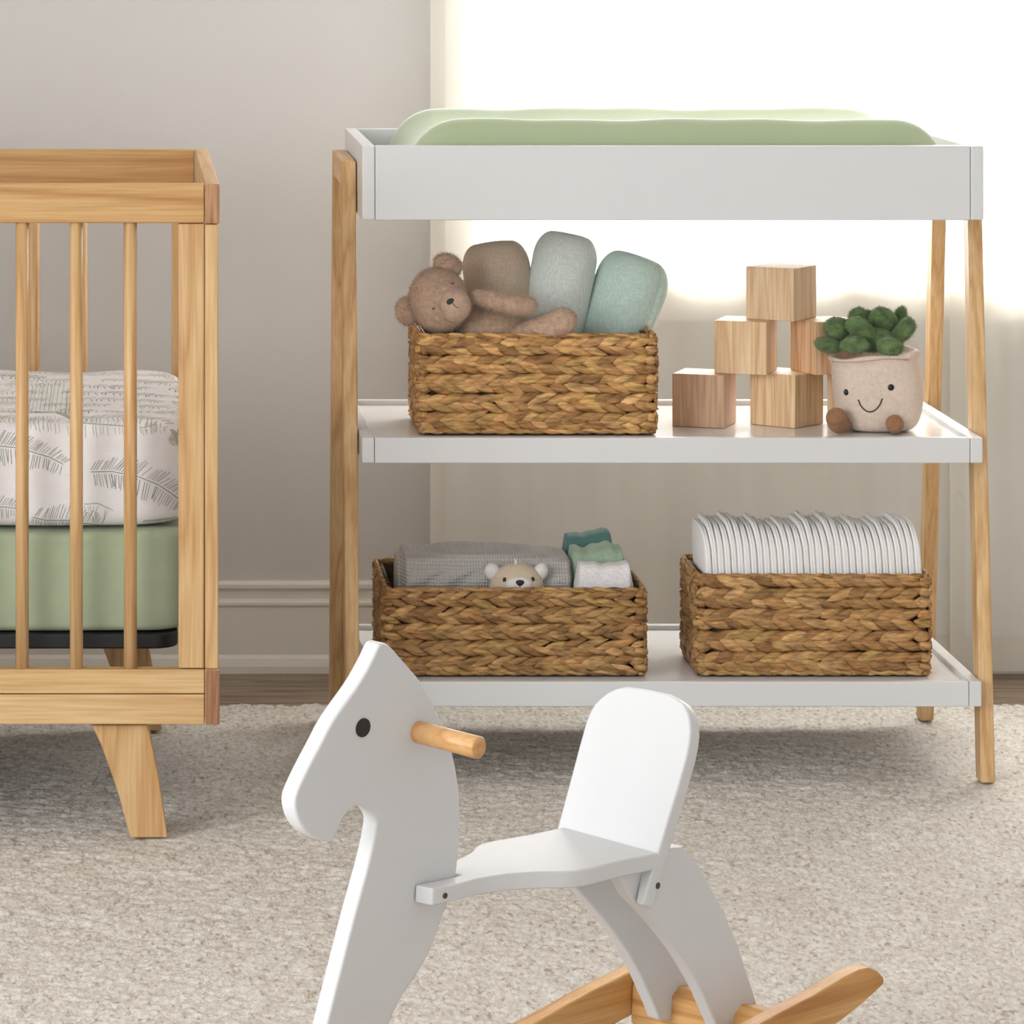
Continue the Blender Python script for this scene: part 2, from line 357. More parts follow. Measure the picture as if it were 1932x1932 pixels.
# made-up strip along the sill, its wavy top shaped like the window glow's edge
n = 260; xs = np.linspace(x[0]-.004, x[3], n)
def sc(xx):
    p = VX+xx*FPX/(YW-.03)
    return PZ(527 + 3*math.sin(p/31.)+5*max(0, math.sin(p/52.+.9))**2+4*max(0, math.sin(p/83.+2.3)), YW-.03)
vs = [];
for xx in xs: yy = YW-.0632+.0010*math.sin(xx*60); vs += [(xx, yy, sc(xx)), (xx, yy, PZ(600, YW-.03))]
vs2 = [(a, b+.006, c) for a, b, c in vs]; m_ = len(vs)
fs = [(2*i, 2*i+1, 2*i+3, 2*i+2) for i in range(n-1)]
fs += [tuple(j+m_ for j in f[::-1]) for f in fs] + [(2*i, 2*i+2, 2*i+2+m_, 2*i+m_) for i in range(n-1)]
tag(mk('trim_glow_edge', vs, fs if False else fs, TRIM, smooth=True) if False else mk('trim_glow_edge', vs+vs2, fs, TRIM, smooth=True), kind='structure')

# rug: one pile surface with real relief
def smooth(a, k):
    for _ in range(k):
        a = (a+np.roll(a, 1, 0)+np.roll(a, -1, 0)+np.roll(a, 1, 1)+np.roll(a, -1, 1))/5
    return a
def make_rug():
    x0, x1, y0, y1 = -1.75, 2.35, 2.3, 6.565
    nx, ny = 820, 900
    X = np.linspace(x0, x1, nx); Y = y0+(y1-y0)*np.linspace(0, 1, ny)**.8
    gx, gy = np.meshgrid(X, Y)
    h = smooth(rng.random((ny, nx)), 1); h = (h-h.mean())/h.std()
    h2 = smooth(rng.random((ny, nx)), 8); h2 = (h2-h2.mean())/h2.std()
    z = np.minimum(h*.0011+h2*.0006-.0035, -.0004)
    gy = gy+(rng.random((ny, nx))-.5)*.003; gx = gx+(rng.random((ny, nx))-.5)*.003
    e = np.minimum(np.minimum(gx-x0, x1-gx), np.minimum(gy-y0, y1-gy)+rng.random((ny, nx))*.012)
    z = np.where(e < .014, z-(.014-np.clip(e, 0, .014))**2/.014*.9, z)
    co_ = np.stack([gx, gy, z], -1).reshape(-1, 3)
    i = np.arange(nx*ny).reshape(ny, nx)
    f = np.stack([i[:-1, :-1], i[:-1, 1:], i[1:, 1:], i[1:, :-1]], -1).reshape(-1, 4)
    me = bpy.data.meshes.new('rug'); me.vertices.add(len(co_)); me.vertices.foreach_set('co', co_.ravel())
    me.loops.add(f.size); me.loops.foreach_set('vertex_index', f.ravel().astype(np.int32))
    me.polygons.add(len(f)); me.polygons.foreach_set('loop_start', np.arange(0, f.size, 4, dtype=np.int32)); me.polygons.foreach_set('loop_total', np.full(len(f), 4, dtype=np.int32))
    me.update(); me.validate(); me.materials.append(RUG); me.polygons.foreach_set('use_smooth', [True]*len(f))
    o = bpy.data.objects.new('rug', me); COL.objects.link(o)
    return tag(o, 'cream speckled wool rug spread under the crib and changing table', 'rug')
rug = make_rug()

# ------------------------------------------------ sheer curtains
def curtain(name, xa, xb, yb, label, zt=2.32, zb=.004, hem=.024, ph=0, amp=.0038):
    n = int((xb-xa)/.0035); mz = 40
    vs, fs = [], []
    for j in range(mz+1):
        t = j/mz; z = zb+(zt-zb)*t
        for i in range(n+1):
            xx = xa+(xb-xa)*i/n; s = xx-xa
            yy = yb+amp*(math.sin(s*38+ph+.5*t)+.45*math.sin(s*83+1.3+ph)+.3*math.sin(s*17+2+ph))*(.55+.45*t)
            vs.append((xx, yy, z))
    for j in range(mz):
        for i in range(n):
            a = j*(n+1)+i; fs.append((a, a+1, a+n+2, a+n+1))
    mi = []
    for f in fs:
        s = vs[f[0]][0]-xa; z = vs[f[0]][2]
        mi.append(1 if s < hem or z < zb+.055 else 0)
    r = mk(name, vs, fs, SHEER, smooth=True, mats=[SHEER, SHEER2], mi=mi)
    return tag(r, label, 'curtain', 'sheer curtains at the window')
yb = 6.8195
curtain('sheer_curtain', PX(812, yb), PX(1886, yb), yb, 'wide cream sheer curtain hanging behind the changing table')
curtain('sheer_curtain', PX(1790, yb-.0), 2.2, yb-.012, 'cream sheer curtain panel at the right edge of the picture', ph=1.1)
rod = tube('curtain_rod', [(PX(760, 6.81), 6.814, 2.325), (2.35, 6.814, 2.325)], .010, plain('brushed metal', (150, 145, 140), .4), n=16)
tag(rod, 'slim metal rod carrying the sheer curtains', 'curtain rod')

# ------------------------------------------------ crib
CY0, CY1 = 5.60, 6.385
crib = empty('crib', (-.55, 5.97, 0), 'natural pine baby crib with round slats and splayed legs', 'crib')
def c(name, *a, **k): return box(name, *a, parent=crib, **k)
XR0, XR1 = PX(387, 5.6), PX(414.5, 5.6)
S0 = PX(337, 5.6); RT, RB = PZ(347, 5.6), PZ(421, 5.6); L0, L1, L2 = PZ(1263, 5.6), PZ(1309.5, 5.6), PZ(1367, 5.6)
XL = -1.235; LX0, LX1 = XL, XL+XR1-XR0
slats = [PX(q, 5.6) for q in (41.5, 144, 246)]; dxs = slats[1]-slats[0]
slats = [slats[0]-dxs*k for k in range(14, 0, -1)]+slats
slats = [s for s in slats if s > LX1+.05]
for yy0, yy1 in ((CY0, CY0+.022), (CY1-.022, CY1)):
    c('side_rail', LX1+.001, XR0-.001, yy0, yy1, RB, RT, WX2, bevel=.002)
    c('stile', S0, XR0-.0012, yy0+.001, yy1-.001, L0+.001, RB-.0008, WZ2, bevel=.002)
    c('stile', LX1+.001, LX1+.036, yy0+.001, yy1-.001, L0+.001, RB-.0008, WZ2, bevel=.002)
    c('bottom_rail', LX1+.001, XR0-.001, yy0, yy1, L1+.0006, L0, WX, bevel=.0012)
    c('base_rail', LX1+.001, XR0-.001, yy0, yy1, L2, L1-.0006, WX, bevel=.0015)
    ym = (yy0+yy1)/2
    for k, s in enumerate(slats):
        tube('slat', [(s, ym, L0-.004), (s, ym, RB+.004)], .0089, (WZ2, WZ)[k % 2], crib, n=16)
for a, b in ((XR0, XR1), (LX0, LX1)):
    c('end_rail', a, b, CY0-.001, CY1+.001, RB-.001, RT+.0005, WY, bevel=.0025)
    c('end_rail', a, b, CY0-.001, CY1+.001, L2, L0, WY, bevel=.0015)
    for yy in (CY0-.001, CY1-.044):
        c('end_post', a, b-.002, yy, yy+.045, L0+.0006, RB-.0016, WZ, bevel=.002)
    for k in range(8):
        yy = CY0+.115+k*(CY1-CY0-.23)/7
        tube('slat', [((a+b)/2, yy, L0-.004), ((a+b)/2, yy, RB+.004)], .0085, WZ, crib, n=14)
    # darker end grain on the faces of the end rails
    for z0_, z1_ in ((RB-.0005, RT), (L2+.0005, L0-.0005)):
        c('end_cap', a+.0005, b-.0005, CY0-.0028, CY0-.0008, z0_, z1_, WEND, bevel=.001)
def crib_leg(yy, flip):
    prof = [(173, 1368), (279, 1368), (288, 1410), (297, 1455), (304, 1498), (311, 1545), (316, 1584), (246, 1584), (238, 1552), (224, 1500), (207, 1450), (190, 1404)]
    pts = [(PX(a, 5.615), PZ(b, 5.615)) for a, b in prof]
    if flip: pts = [(LX0+XR1-a, b) for a, b in pts]
    pts = [(a, max(b, .0)) for a, b in pts]
    prism('leg', [(a, yy, b) for a, b in pts], [(a, yy+.045, b) for a, b in pts], WZ, crib, bevel=.002)
for fl in (False, True):
    crib_leg(5.615, fl); crib_leg(6.338, fl)
# mattress support
MZ0, MZ1 = PZ(1222, 5.655), PZ(1192, 5.655)
def rrect(x0, x1, y0, y1, r, n=8):
    P = []
    for cx_, cy_, a0 in ((x1-r, y0+r, -90), (x1-r, y1-r, 0), (x0+r, y1-r, 90), (x0+r, y0+r, 180)):
        for k in range(n+1):
            a = radians(a0+90*k/n); P.append((cx_+r*cos(a), cy_+r*sin(a)))
    return P
P = rrect(-1.20, PX(336, 5.65), 5.645, 6.31, .035)
prism('mattress_support', [(a, b, MZ0) for a, b in P], [(a, b, MZ1-.001) for a, b in P], METAL, crib, bevel=.003)
# lower mattress in a green sheet
def cushion(name, x0, x1, y0, y1, z0, z1, r, mat, rv=.02, jit=.0015, sag=0, **k):
    P = rrect(x0, x1, y0, y1, r, 10)
    cx_ = (x0+x1)/2; cy_ = (y0+y1)/2
    prof = [(1, 0)]
    m_ = 6; lay = []
    for q in range(m_+1): a = -pi/2+pi/2*q/m_; lay.append((rv*(1-cos(a)), z0+rv*(1+sin(a))))
    for q in range(1, 6): lay.append((-.002*math.sin(pi*q/6), z0+rv+(z1-z0-2*rv)*q/6))
    for q in range(m_+1): a = pi/2*q/m_; lay.append((rv*(1-cos(a)), z1-rv+rv*sin(a)))
    lay += [(rv*2.2, z1+.0015), (.10, z1+.003)]
    # refine outline
    Q = []
    for i in range(len(P)):
        a, b = Vector(P[i]), Vector(P[(i+1) % len(P)]); m2 = max(1, int((b-a).length/.03))
        for t in range(m2): Q.append(a.lerp(b, t/m2))
    n_ = len(Q); vs = []
    for ins, z in lay:
        for i, q in enumerate(Q):
            d = Vector((min(max(q.x, x0+r+.05), x1-r-.05), min(max(q.y, y0+r+.02), y1-r-.02)))-q
            d = d.normalized() if d.length > 0 else d
            zz = z+jit*math.sin(q.x*23+q.y*9)*(1 if z > (z0+z1)/2 else .3)
            vs.append((q.x+d.x*ins, q.y+d.y*ins, zz))
    fs = [tuple(range(n_))[::-1]]
    for j in range(len(lay)-1):
        for i in range(n_): i2 = (i+1) % n_; fs.append((j*n_+i, j*n_+i2, (j+1)*n_+i2, (j+1)*n_+i))
    fs.append(tuple(range((len(lay)-1)*n_, len(lay)*n_)))
    return mk(name, vs, fs, mat, smooth=True, **k)
MT = PZ(993, 5.655)
o = cushion('crib_mattress', -1.2, PX(352, 5.655), 5.652, 6.305, MZ1+.0005, MT-.008, .05, GREEN2, rv=.012, origin=(-.5, 5.98, MZ1))
tag(o, 'thick mattress in a plain sage green sheet, the lower one inside the crib', 'mattress')
# upper white mattress, leaf print drawn into its cover
QT = PZ(802, 5.655)+.003
up = cushion('crib_mattress', -1.2, PX(356, 5.655), 5.655, 6.30, MT-.0015, QT, .085, QUILT, rv=.022, jit=.002, origin=(-.5, 5.98, MT))
tag(up, 'white mattress cover with grey fern leaf print lying on the green mattress', 'mattress')
def add_print(o):
    bm = bmesh.new(); bm.from_mesh(o.data); off = Vector(o.location)
    bv = BVHTree.FromPolygons([v.co.copy() for v in o.data.vertices], [tuple(p.vertices) for p in o.data.polygons])
    def stroke(a, b, wd, mi, front=True):
        # a, b in face coordinates: front (x, z), top (x, y)
        n_ = 4; L_ = []; 
        d = Vector((b[0]-a[0], b[1]-a[1])); 
        if d.length < 1e-5: return
        pn = Vector((-d.y, d.x)).normalized()*wd/2
        prev = None
        for k in range(n_+1):
            t = k/n_; q = (a[0]+d.x*t, a[1]+d.y*t); pr = []
            for s in (-1, 1):
                u, v = q[0]+pn.x*s, q[1]+pn.y*s
                if front: h = bv.ray_cast(Vector((u, 5.5, v))-off, Vector((0, 1, 0)))
                else: h = bv.ray_cast(Vector((u, v, 1.0))-off, Vector((0, 0, -1)))
                if h[0] is None: pr = None; break
                pr.append(h[0]+h[1]*(.0005 if h[1].dot(Vector((0, -1, 0)) if front else Vector((0, 0, 1))) > 0 else -.0005))
            if pr is None: prev = None; continue
            cur = [bm.verts.new(p_) for p_ in pr]
            if prev:
                f = bm.faces.new((prev[0], prev[1], cur[1], cur[0])); f.material_index = mi
            prev = cur
    Y_ = 5.655
    def fern(mid, bu, bd, front, step=.0031, wd=.00085, sl=.6, mi=1, both=True):
        pts = [Vector(p_) for p_ in mid]; L_ = [0]
        for i in range(1, len(pts)): L_.append(L_[-1]+(pts[i]-pts[i-1]).length)
        def at(s):
            for i in range(1, len(pts)):
                if s <= L_[i]: t = (s-L_[i-1])/(L_[i]-L_[i-1]); return pts[i-1].lerp(pts[i], t), (pts[i]-pts[i-1]).normalized()
            return pts[-1], (pts[-1]-pts[-2]).normalized()
        s = 0
        for i in range(1, len(pts)): stroke(pts[i-1], pts[i], wd*1.3, mi, front)
        while s < L_[-1]:
            q, t = at(s); f_ = .45+.55*math.sin(pi*min(1, .15+.8*s/L_[-1])); nrm = Vector((-t.y, t.x))
            if random.random() > .13:
                ln = bu*f_*random.uniform(.75, 1.08); a_ = q+nrm*bu*.12; stroke(a_, a_+(nrm+t*sl*random.uniform(.8, 1.15)).normalized()*ln, wd*random.uniform(.6, 1.1), mi, front)
            if random.random() > .13:
                ln = bd*f_*random.uniform(.75, 1.08); a_ = q-nrm*bd*.12; stroke(a_, a_+(-nrm+t*sl*.25*random.uniform(.3, 1.8)).normalized()*ln, wd*random.uniform(.6, 1.1), mi, front)
            s += step*random.uniform(.7, 1.35)
    def cz(l): return [(PX(a_/4.025, Y_), PZ(b_/4.025+680, Y_)) for a_, b_ in l]
    K = Y_/FPX/4.025
    fern(cz([(-420, 700), (-200, 655), (0, 650), (120, 662), (230, 690), (380, 735), (480, 788)]), 115*K, 130*K, True)
    fern(cz([(690, 845), (850, 842), (1040, 878), (1200, 950), (1290, 1020), (1380, 1100)]), 125*K, 135*K, True)
    fern(cz([(250, 1190), (340, 1215), (520, 1215), (640, 1240), (770, 1262)]), 120*K, 60*K, True, sl=.35)
    fern(cz([(-400, 1150), (-150, 1105), (0, 1110), (120, 1122)]), 110*K, 100*K, True)
    fern(cz([(200, 462), (420, 462), (640, 488), (800, 496), (950, 505)]), 20*K, 90*K, True, mi=2, step=.005)
    fern(cz([(640, 1090), (740, 1085), (860, 1140)]), 10*K, 130*K, True, step=.0035, mi=2)
    fern(cz([(1290, 640), (1350, 590), (1420, 560)]), 40*K, 60*K, True, mi=2)
    fern(cz([(1060, 520), (1180, 500)]), 30*K, 60*K, True, mi=2)
    fern(cz([(1090, 1225), (1340, 1225)]), 10*K, 30*K, True, mi=2)
    fern(cz([(-900, 900), (-700, 870), (-520, 900)]), 120*K, 120*K, True)
    for yy in np.arange(5.70, 6.28, .07):
        x_ = -.9+random.random()*.1
        while x_ < .09:
            ln = random.uniform(.09, .15); a0 = random.uniform(-.3, .3)
            fern([(x_, yy), (x_+ln*.5, yy+a0*.03), (x_+ln, yy+a0*.09)], .026, .026, False, step=.007, wd=.0013, mi=1 if random.random() < .25 else 2)
            x_ += ln+random.uniform(.01, .04)
    bm.to_mesh(o.data); bm.free(); o.data.materials.append(INK); o.data.materials.append(INK2)
add_print(up)

# ------------------------------------------------ changing table
TX0, TX1 = PX(683, 5.935), PX(1856, 5.935)
table = empty('changing_table', ((TX0+TX1)/2, 6.18, 0), 'open changing table with white tray, two white shelves and pine A-frame legs', 'changing table')
TL = .021
for a, b in ((TX1+.0012, TX1+.0012+TL), (TX0-.0012-TL, TX0-.0012)):
    yb_, yt_ = 5.958, 6.057
    leg1 = hexa('leg', (a, b, 5.960, 5.998), (a, b, 6.060, 6.098), 0, .8845, WZ, table, bevel=.003)
    leg2 = hexa('leg', (a, b, 6.412, 6.448), (a, b, 6.302, 6.336), 0, .8845, WZ, table, bevel=.003)
    box('frame_top', a+.0002, b-.0002, 6.097, 6.303, .847, .8845, WY, table, bevel=.002)
def tier(name, y0, y1, z0, z1, zs, bd, mat, lipn):
    sh = box(name, TX0+bd, TX1-bd, y0+.016, y1-.016, zs-.010, zs, mat, table, bevel=0)
    box(lipn, TX0+bd+.0004, TX1-bd-.0004, y0, y0+.016, z0, z1, WHITE, sh, bevel=.0016)
    box(lipn, TX0+bd+.0004, TX1-bd-.0004, y1-.016, y1, z0, z1, WHITE, sh, bevel=.0016)
    for a, b in ((TX0, TX0+bd), (TX1-bd, TX1)): box('side_board', a, b, y0, y1, z0, z1, WHITE, sh, bevel=.0022)
    return sh
ZT1, ZT0 = PZ(275, 5.935), PZ(415.5, 5.935)
ZM1, ZM0 = PZ(826, 5.94), PZ(874, 5.94); ZMS = ZM1-.0075
ZB1, ZB0 = PZ(1285.5, 5.95), PZ(1333, 5.95); ZBS = ZB1-.0075
tier('tray', 5.935, 6.39, ZT0, ZT1, ZT0+.016, .0185, WHITE, 'front_board')
tier('shelf', 5.940, 6.40, ZM0, ZM1, ZMS, .0180, SHELFW, 'edge_board')
tier('shelf', 5.948, 6.425, ZB0, ZB1, ZBS, .0180, SHELFW, 'edge_board')

# changing pad: contoured, two long raised sides
def make_pad():
    x0, x1 = PX(757, 5.99), PX(1796, 5.99); y0, y1 = 5.957, 6.372; zb = ZT0+.0172
    ztop = PZ(224.5, 6.0)
    nx, ny = 120, 60; vs, fs = [], []
    for j in range(ny+1):
        v = j/ny; yy = y0+(y1-y0)*v
        for i in range(nx+1):
            u = i/nx; xx = x0+(x1-x0)*u
            e = min(u, 1-u)*(x1-x0)
            k = min(1, e/.085); endf = math.sqrt(max(0, 1-(1-k)**2.2))
            ev = min(v, 1-v)*(y1-y0); kv = min(1, ev/.034); side = math.sqrt(max(0, 1-(1-kv)**2.2))
            vv = min(1, abs(2*v-1)/(.80 if v < .5 else .86)); ridge = 1-.36*(1-vv**2)**.9
            hh = (ztop-zb)*ridge*endf**.9*side
            hh += .0012*math.sin(xx*19+yy*7)*min(1, k)+.0008*math.sin(xx*47+2)
            # rows toward the back lie a little further left, sides are full
            vs.append((xx-.006*v, yy, zb+min(max(hh, .0), ztop-zb+.0015)))
    nb = len(vs)
    for j in range(ny):
        for i in range(nx): a = j*(nx+1)+i; fs.append((a, a+1, a+nx+2, a+nx+1))
    # flat underside
    ring = [i for i in range(nx+1)]+[j*(nx+1)+nx for j in range(1, ny+1)]+[ny*(nx+1)+i for i in range(nx-1, -1, -1)]+[j*(nx+1) for j in range(ny-1, 0, -1)]
    vs += [(vs[r][0], vs[r][1], zb-.0005) for r in ring]
    m_ = len(ring)
    for k in range(m_): fs.append((ring[k], ring[(k+1) % m_], nb+(k+1) % m_, nb+k))
    fs.append(tuple(range(nb, nb+m_)))
    o = mk('changing_pad', vs, fs, GREEN, smooth=True, origin=((x0+x1)/2, 6.16, zb))
    return tag(o, 'contoured changing pad in a sage green cover on the tray', 'changing pad')
make_pad()

# ------------------------------------------------ woven baskets
PAL = [(196, 154, 104), (180, 138, 90), (204, 164, 114), (168, 126, 82), (188, 148, 96), (194, 152, 104), (164, 124, 80), (190, 154, 98)]
def leafgeo(c_, d, nrm, L_, W_, T_, n=6, m_=6):
    """spindle of plant fibre at c_, along d, bulging to nrm"""
    s = d.cross(nrm).normalized(); vs, fs = [], []
    for j in range(m_+1):
        t = j/m_; r = max(.06, math.sin(pi*min(1, t**.8))**1.0) if 0 < t < 1 else .05
        p_ = c_+d*(t-.5)*L_+nrm*(T_*.5*math.sin(pi*t))
        for k in range(n):
            a = 2*pi*k/n; vs.append(p_+s*cos(a)*W_/2*r+nrm*sin(a)*T_/2*r)
    for j in range(m_):
        for k in range(n):
            k2 = (k+1) % n; fs.append((j*n+k, j*n+k2, (j+1)*n+k2, (j+1)*n+k))
    return vs, fs
def basket(x0, x1, y0, y1, z0, z1, rows, label, scale=1.0, darker=1.0):
    root = empty('woven_basket', ((x0+x1)/2, (y0+y1)/2, z0), label, 'basket', 'woven baskets on the shelves')
    th = .005
    def colored(name, chunks, parent):
        V, F, C_ = [], [], []
        for vs, fs, c_ in chunks:
            o_ = len(V); V += vs; F += [tuple(i+o_ for i in f) for f in fs]; C_ += [c_]*len(vs)
        o = mk(name, V, F, BASK, parent, smooth=True)
        at = o.data.color_attributes.new('tint', 'FLOAT_COLOR', 'POINT')
        at.data.foreach_set('color', np.array(C_, dtype=np.float32).ravel()); return o
    def tint(k=None):
        c_ = random.choice(PAL); j = random.uniform(.91, 1.07)*darker; return lin([min(255, v*j) for v in c_])
    rowh = (z1-z0-.010)/rows
    ins = .0065
    sides = [((x0, y0), (x1, y0), (0, -1)), ((x1, y0), (x1, y1), (1, 0)), ((x1, y1), (x0, y1), (0, 1)), ((x0, y1), (x0, y0), (-1, 0))]
    for (a, b, nn) in sides:
        nn = Vector((nn[0], nn[1], 0)); A_ = Vector((a[0], a[1], 0))-nn*ins; B_ = Vector((b[0], b[1], 0))-nn*ins
        dr = (B_-A_).normalized(); Ls = (B_-A_).length; ch = []
        # liner behind the braids
        q0, q1 = A_-nn*.001+dr*.0005, B_-nn*.001-dr*.0005
        i0, i1 = q0-nn*th+dr*th, q1-nn*th-dr*th
        vs = [Vector((p_.x, p_.y, z)) for z in (z0+.002, z1-.006) for p_ in (q0, q1, i1, i0)]
        ch.append((vs, BF, lin([v*.42*darker for v in PAL[1]])))
        for r in range(rows):
            zc = z0+.006+(r+.5)*rowh; sg = 1 if r % 2 else -1
            sp = .0215*scale*random.uniform(.93, 1.08); s = -random.random()*sp
            while s < Ls+sp*.3:
                s2 = min(max(s, .007), Ls-.007)
                tl = radians(17+random.uniform(-7, 7))*sg
                d = (dr*cos(tl)+Vector((0, 0, 1))*sin(tl)); d = (d+nn*random.uniform(.08, .2)*-1).normalized()
                n2 = (nn-d*nn.dot(d)).normalized()
                ln = .050*scale*random.uniform(.86, 1.15); 
                edge = min(s2, Ls-s2)
                if edge < ln*.42: ln = max(.018, 2.2*edge+.006)
                vs, fs = leafgeo(A_+dr*s2+Vector((0, 0, zc+random.uniform(-.0018, .0018)))+nn*random.uniform(.001, .0035), d, n2, ln, rowh*random.uniform(.92, 1.32), .0068)
                vs = [Vector((v.x, v.y, min(max(v.z, z0+.0012), z1-.001))) for v in vs]
                ch.append((vs, fs, tint())); s += sp*random.uniform(.85, 1.15)
            # wrap over the corner
            if r % 2 == 0:
                vs, fs = tubegeo([A_+dr*.012+nn*.004+Vector((0, 0, zc)), A_+nn*.002-dr*.003+Vector((0, 0, zc+.002)), A_-nn*.010-dr*.004+Vector((0, 0, zc+.004))], [.004, .0055, .003], 8)
                ch.append((vs, fs, tint()))
        colored('woven_wall', ch, root)
    # rim and foot: twisted strands all round
    def strand(zz, rr, name, off):
        loop = [(x0+ins, y0+ins-.004), (x1-ins, y0+ins-.004), (x1-ins+.004, y1-ins), (x0+ins-.004, y1-ins)]
        loop = rrect(x0+.002, x1-.002, y0+.002, y1-.002, .009, 3); pts = []
        for i in range(len(loop)):
            a, b = Vector((*loop[i], zz)), Vector((*loop[(i+1) % len(loop)], zz)); m2 = max(1, int((b-a).length/.006))
            pts += [a.lerp(b, t/m2) for t in range(m2)]
        pts.append(pts[0]); ch = []
        for s_ in (0, 1):
            path = [p_+Vector((0, 0, .0016*math.sin(i*.8+s_*pi)))+Vector((0, .0012*cos(i*.8+s_*pi), 0)) for i, p_ in enumerate(pts)]
            k = 0
            while k < len(path)-1:
                e = min(len(path), k+random.randint(7, 14)); vs, fs = tubegeo(path[k:e+1], [rr*random.uniform(.85, 1.1) for _ in path[k:e+1]], 7); ch.append((vs, fs, tint())); k = e
        return colored(name, ch, root)
    strand(z1-.0035, .0030, 'rim', 0); strand(z0+.0062, .0030, 'foot_band', 0)
    bt = box('bottom', x0+.013, x1-.013, y0+.013, y1-.013, z0+.001, z0+.006, plain('basket bottom', (96, 66, 40), .8), root, bevel=0)
    return root
YB = 6.022
b1 = (PX(792, YB), PX(1239, YB), YB-.001, YB+.205, ZMS+.0003, PZ(629, YB))
b2 = (PX(727, YB), PX(1219, YB), YB-.001, YB+.272, ZBS+.0003, PZ(1109, YB))
b3 = (PX(1317, YB), PX(1756, YB), YB-.001, YB+.182, ZBS+.0003, PZ(1083, YB))
basket(*b1, 10, 'woven basket on the middle shelf, holding the teddy and rolled blankets', 1.0, 1.06)
basket(*b2, 10, 'wide woven basket on the bottom shelf behind the horse head, holding a grey knit blanket', 1.05, .95)
basket(*b3, 9, 'woven basket at the right of the bottom shelf, filled with diapers', 1.1, .98)

# ------------------------------------------------ rolled muslin blankets
def roll(name, pb, pt, Y, dY, rpx, mat, label, cap=.35, flare=1.0, seam=20):
    """rolled cloth from the photo point pb (bottom) to pt (top)"""
    B_ = V3(pb[0], pb[1], Y); T_ = V3(pt[0], pt[1], Y+dY); R = rpx*Y/FPX
    d = (T_-B_).normalized(); s = d.cross(Vector((0, 1, 0))).normalized(); q = s.cross(d)
    L_ = (T_-B_).length; vs, fs = [], []; n = 120; m_ = 44
    prof = []
    for j in range(m_+1):
        t = j/m_; prof.append((t*L_, R))
    rr = R*cap
    prof = [(a, R) for a in np.linspace(0, L_-rr, 30)]+[(L_-rr+rr*math.sin(a), R-rr*.6+rr*.6*cos(a)) for a in np.linspace(.15, pi/2, 9)]
    last = prof[-1][1]
    prof += [(L_+.0005, last*.85), (L_+.001, last*.65), (L_-.0005, last*.45), (L_+.0005, last*.2), (L_+.001, .0005)]
    for a, r in prof:
        for k in range(n):
            th = 2*pi*k/n
            w_ = .965+.07*(((th-radians(seam))/(2*pi)) % 1)+.012*math.sin(3*th+a*30)+.006*math.sin(7*th+a*55)
            vs.append(B_+d*a+(s*cos(th)+q*sin(th)*.85)*r*w_*(1+(flare-1)*a/L_)*(.5+.5*min(1, max(0, a/L_)/.42)))
    for j in range(len(prof)-1):
        for k in range(n): k2 = (k+1) % n; fs.append((j*n+k, j*n+k2, (j+1)*n+k2, (j+1)*n+k))
    fs.append(tuple(range(n)))
    o = mk(name, vs, fs, mat, smooth=True, origin=B_)
    return tag(o, label, 'blanket', 'rolled muslin blankets in the upper basket')
roll('rolled_blanket', (966, 740), (931, 458), 6.160, .00, 63, TAN, 'tan rolled muslin blanket behind the teddy', .8)
roll('rolled_blanket', (1016, 740), (1076, 442), 6.145, .01, 60, MINT, 'pale grey-mint rolled muslin blanket, tallest of the three', .85)
roll('rolled_blanket', (1118, 745), (1206, 484), 6.150, .015, 64, TEAL, 'teal green rolled muslin blanket leaning at the right end of the basket', .9, 1.10, 218)

# ------------------------------------------------ soft toys
def fuzz(o, count, length, mat_index=1, seed=1):
    ps = o.modifiers.new('fur', 'PARTICLE_SYSTEM').particle_system; st = ps.settings
    ps.seed = seed; st.type = 'HAIR'; st.count = count; st.hair_length = length; st.hair_step = 2; st.render_step = 2
    st.use_advanced_hair = True; st.factor_random = length*.25; st.brownian_factor = length*.2; st.root_radius = .35; st.tip_radius = .08; st.radius_scale = .001; st.material = mat_index
    st.child_type = 'NONE'
def ell(a, b, Y, ra, rb, ry, ang=0): return (V3(a, b, Y), (ra*Y/FPX, ry, rb*Y/FPX), rotY(ang))
def blob(name, px, py, Y, ra, rb, ry, mat, parent, ang=0, fn=None, M=None, nu=32, nv=22):
    cc, r, m_ = ell(px, py, Y, ra, rb, ry, ang)
    return ball(name, cc, r, mat, parent, M if M is not None else m_, nu, nv, fn)
def limb(name, pts, mat, parent, n=22):
    """pts: (px, py, Y, r_px) -> rounded tapering limb"""
    P_ = [V3(a, b, c_) for a, b, c_, _ in pts]; R_ = [r*c_/FPX for _, _, c_, r in pts]
    Q, S = [], []
    K = 8
    for i in range(len(P_)-1):
        for k in range(K):
            t = k/K; p0 = P_[max(i-1, 0)]; p1 = P_[i]; p2 = P_[i+1]; p3 = P_[min(i+2, len(P_)-1)]
            Q.append(.5*((2*p1)+(p2-p0)*t+(2*p0-5*p1+4*p2-p3)*t*t+(3*p1-3*p2+p3-p0)*t**3)); S.append(R_[i]*(1-t)+R_[i+1]*t)
    Q.append(P_[-1]); S.append(R_[-1])
    d0 = (Q[0]-Q[1]).normalized(); d1 = (Q[-1]-Q[-2]).normalized(); r0, r1 = S[0], S[-1]
    A0 = [(Q[0]+d0*r0*math.sin(a), r0*cos(a)) for a in np.linspace(pi/2*.97, .2, 6)]
    A1 = [(Q[-1]+d1*r1*math.sin(a), r1*cos(a)) for a in np.linspace(.2, pi/2*.97, 6)]
    al = A0+list(zip(Q, S))+A1
    return tube(name, [a for a, _ in al], [b for _, b in al], mat, parent, n)
YT = 6.058
teddy = empty('teddy_bear', V3(900, 640, YT), 'brown fluffy teddy bear lying on its side on top of the upper basket', 'soft toy')
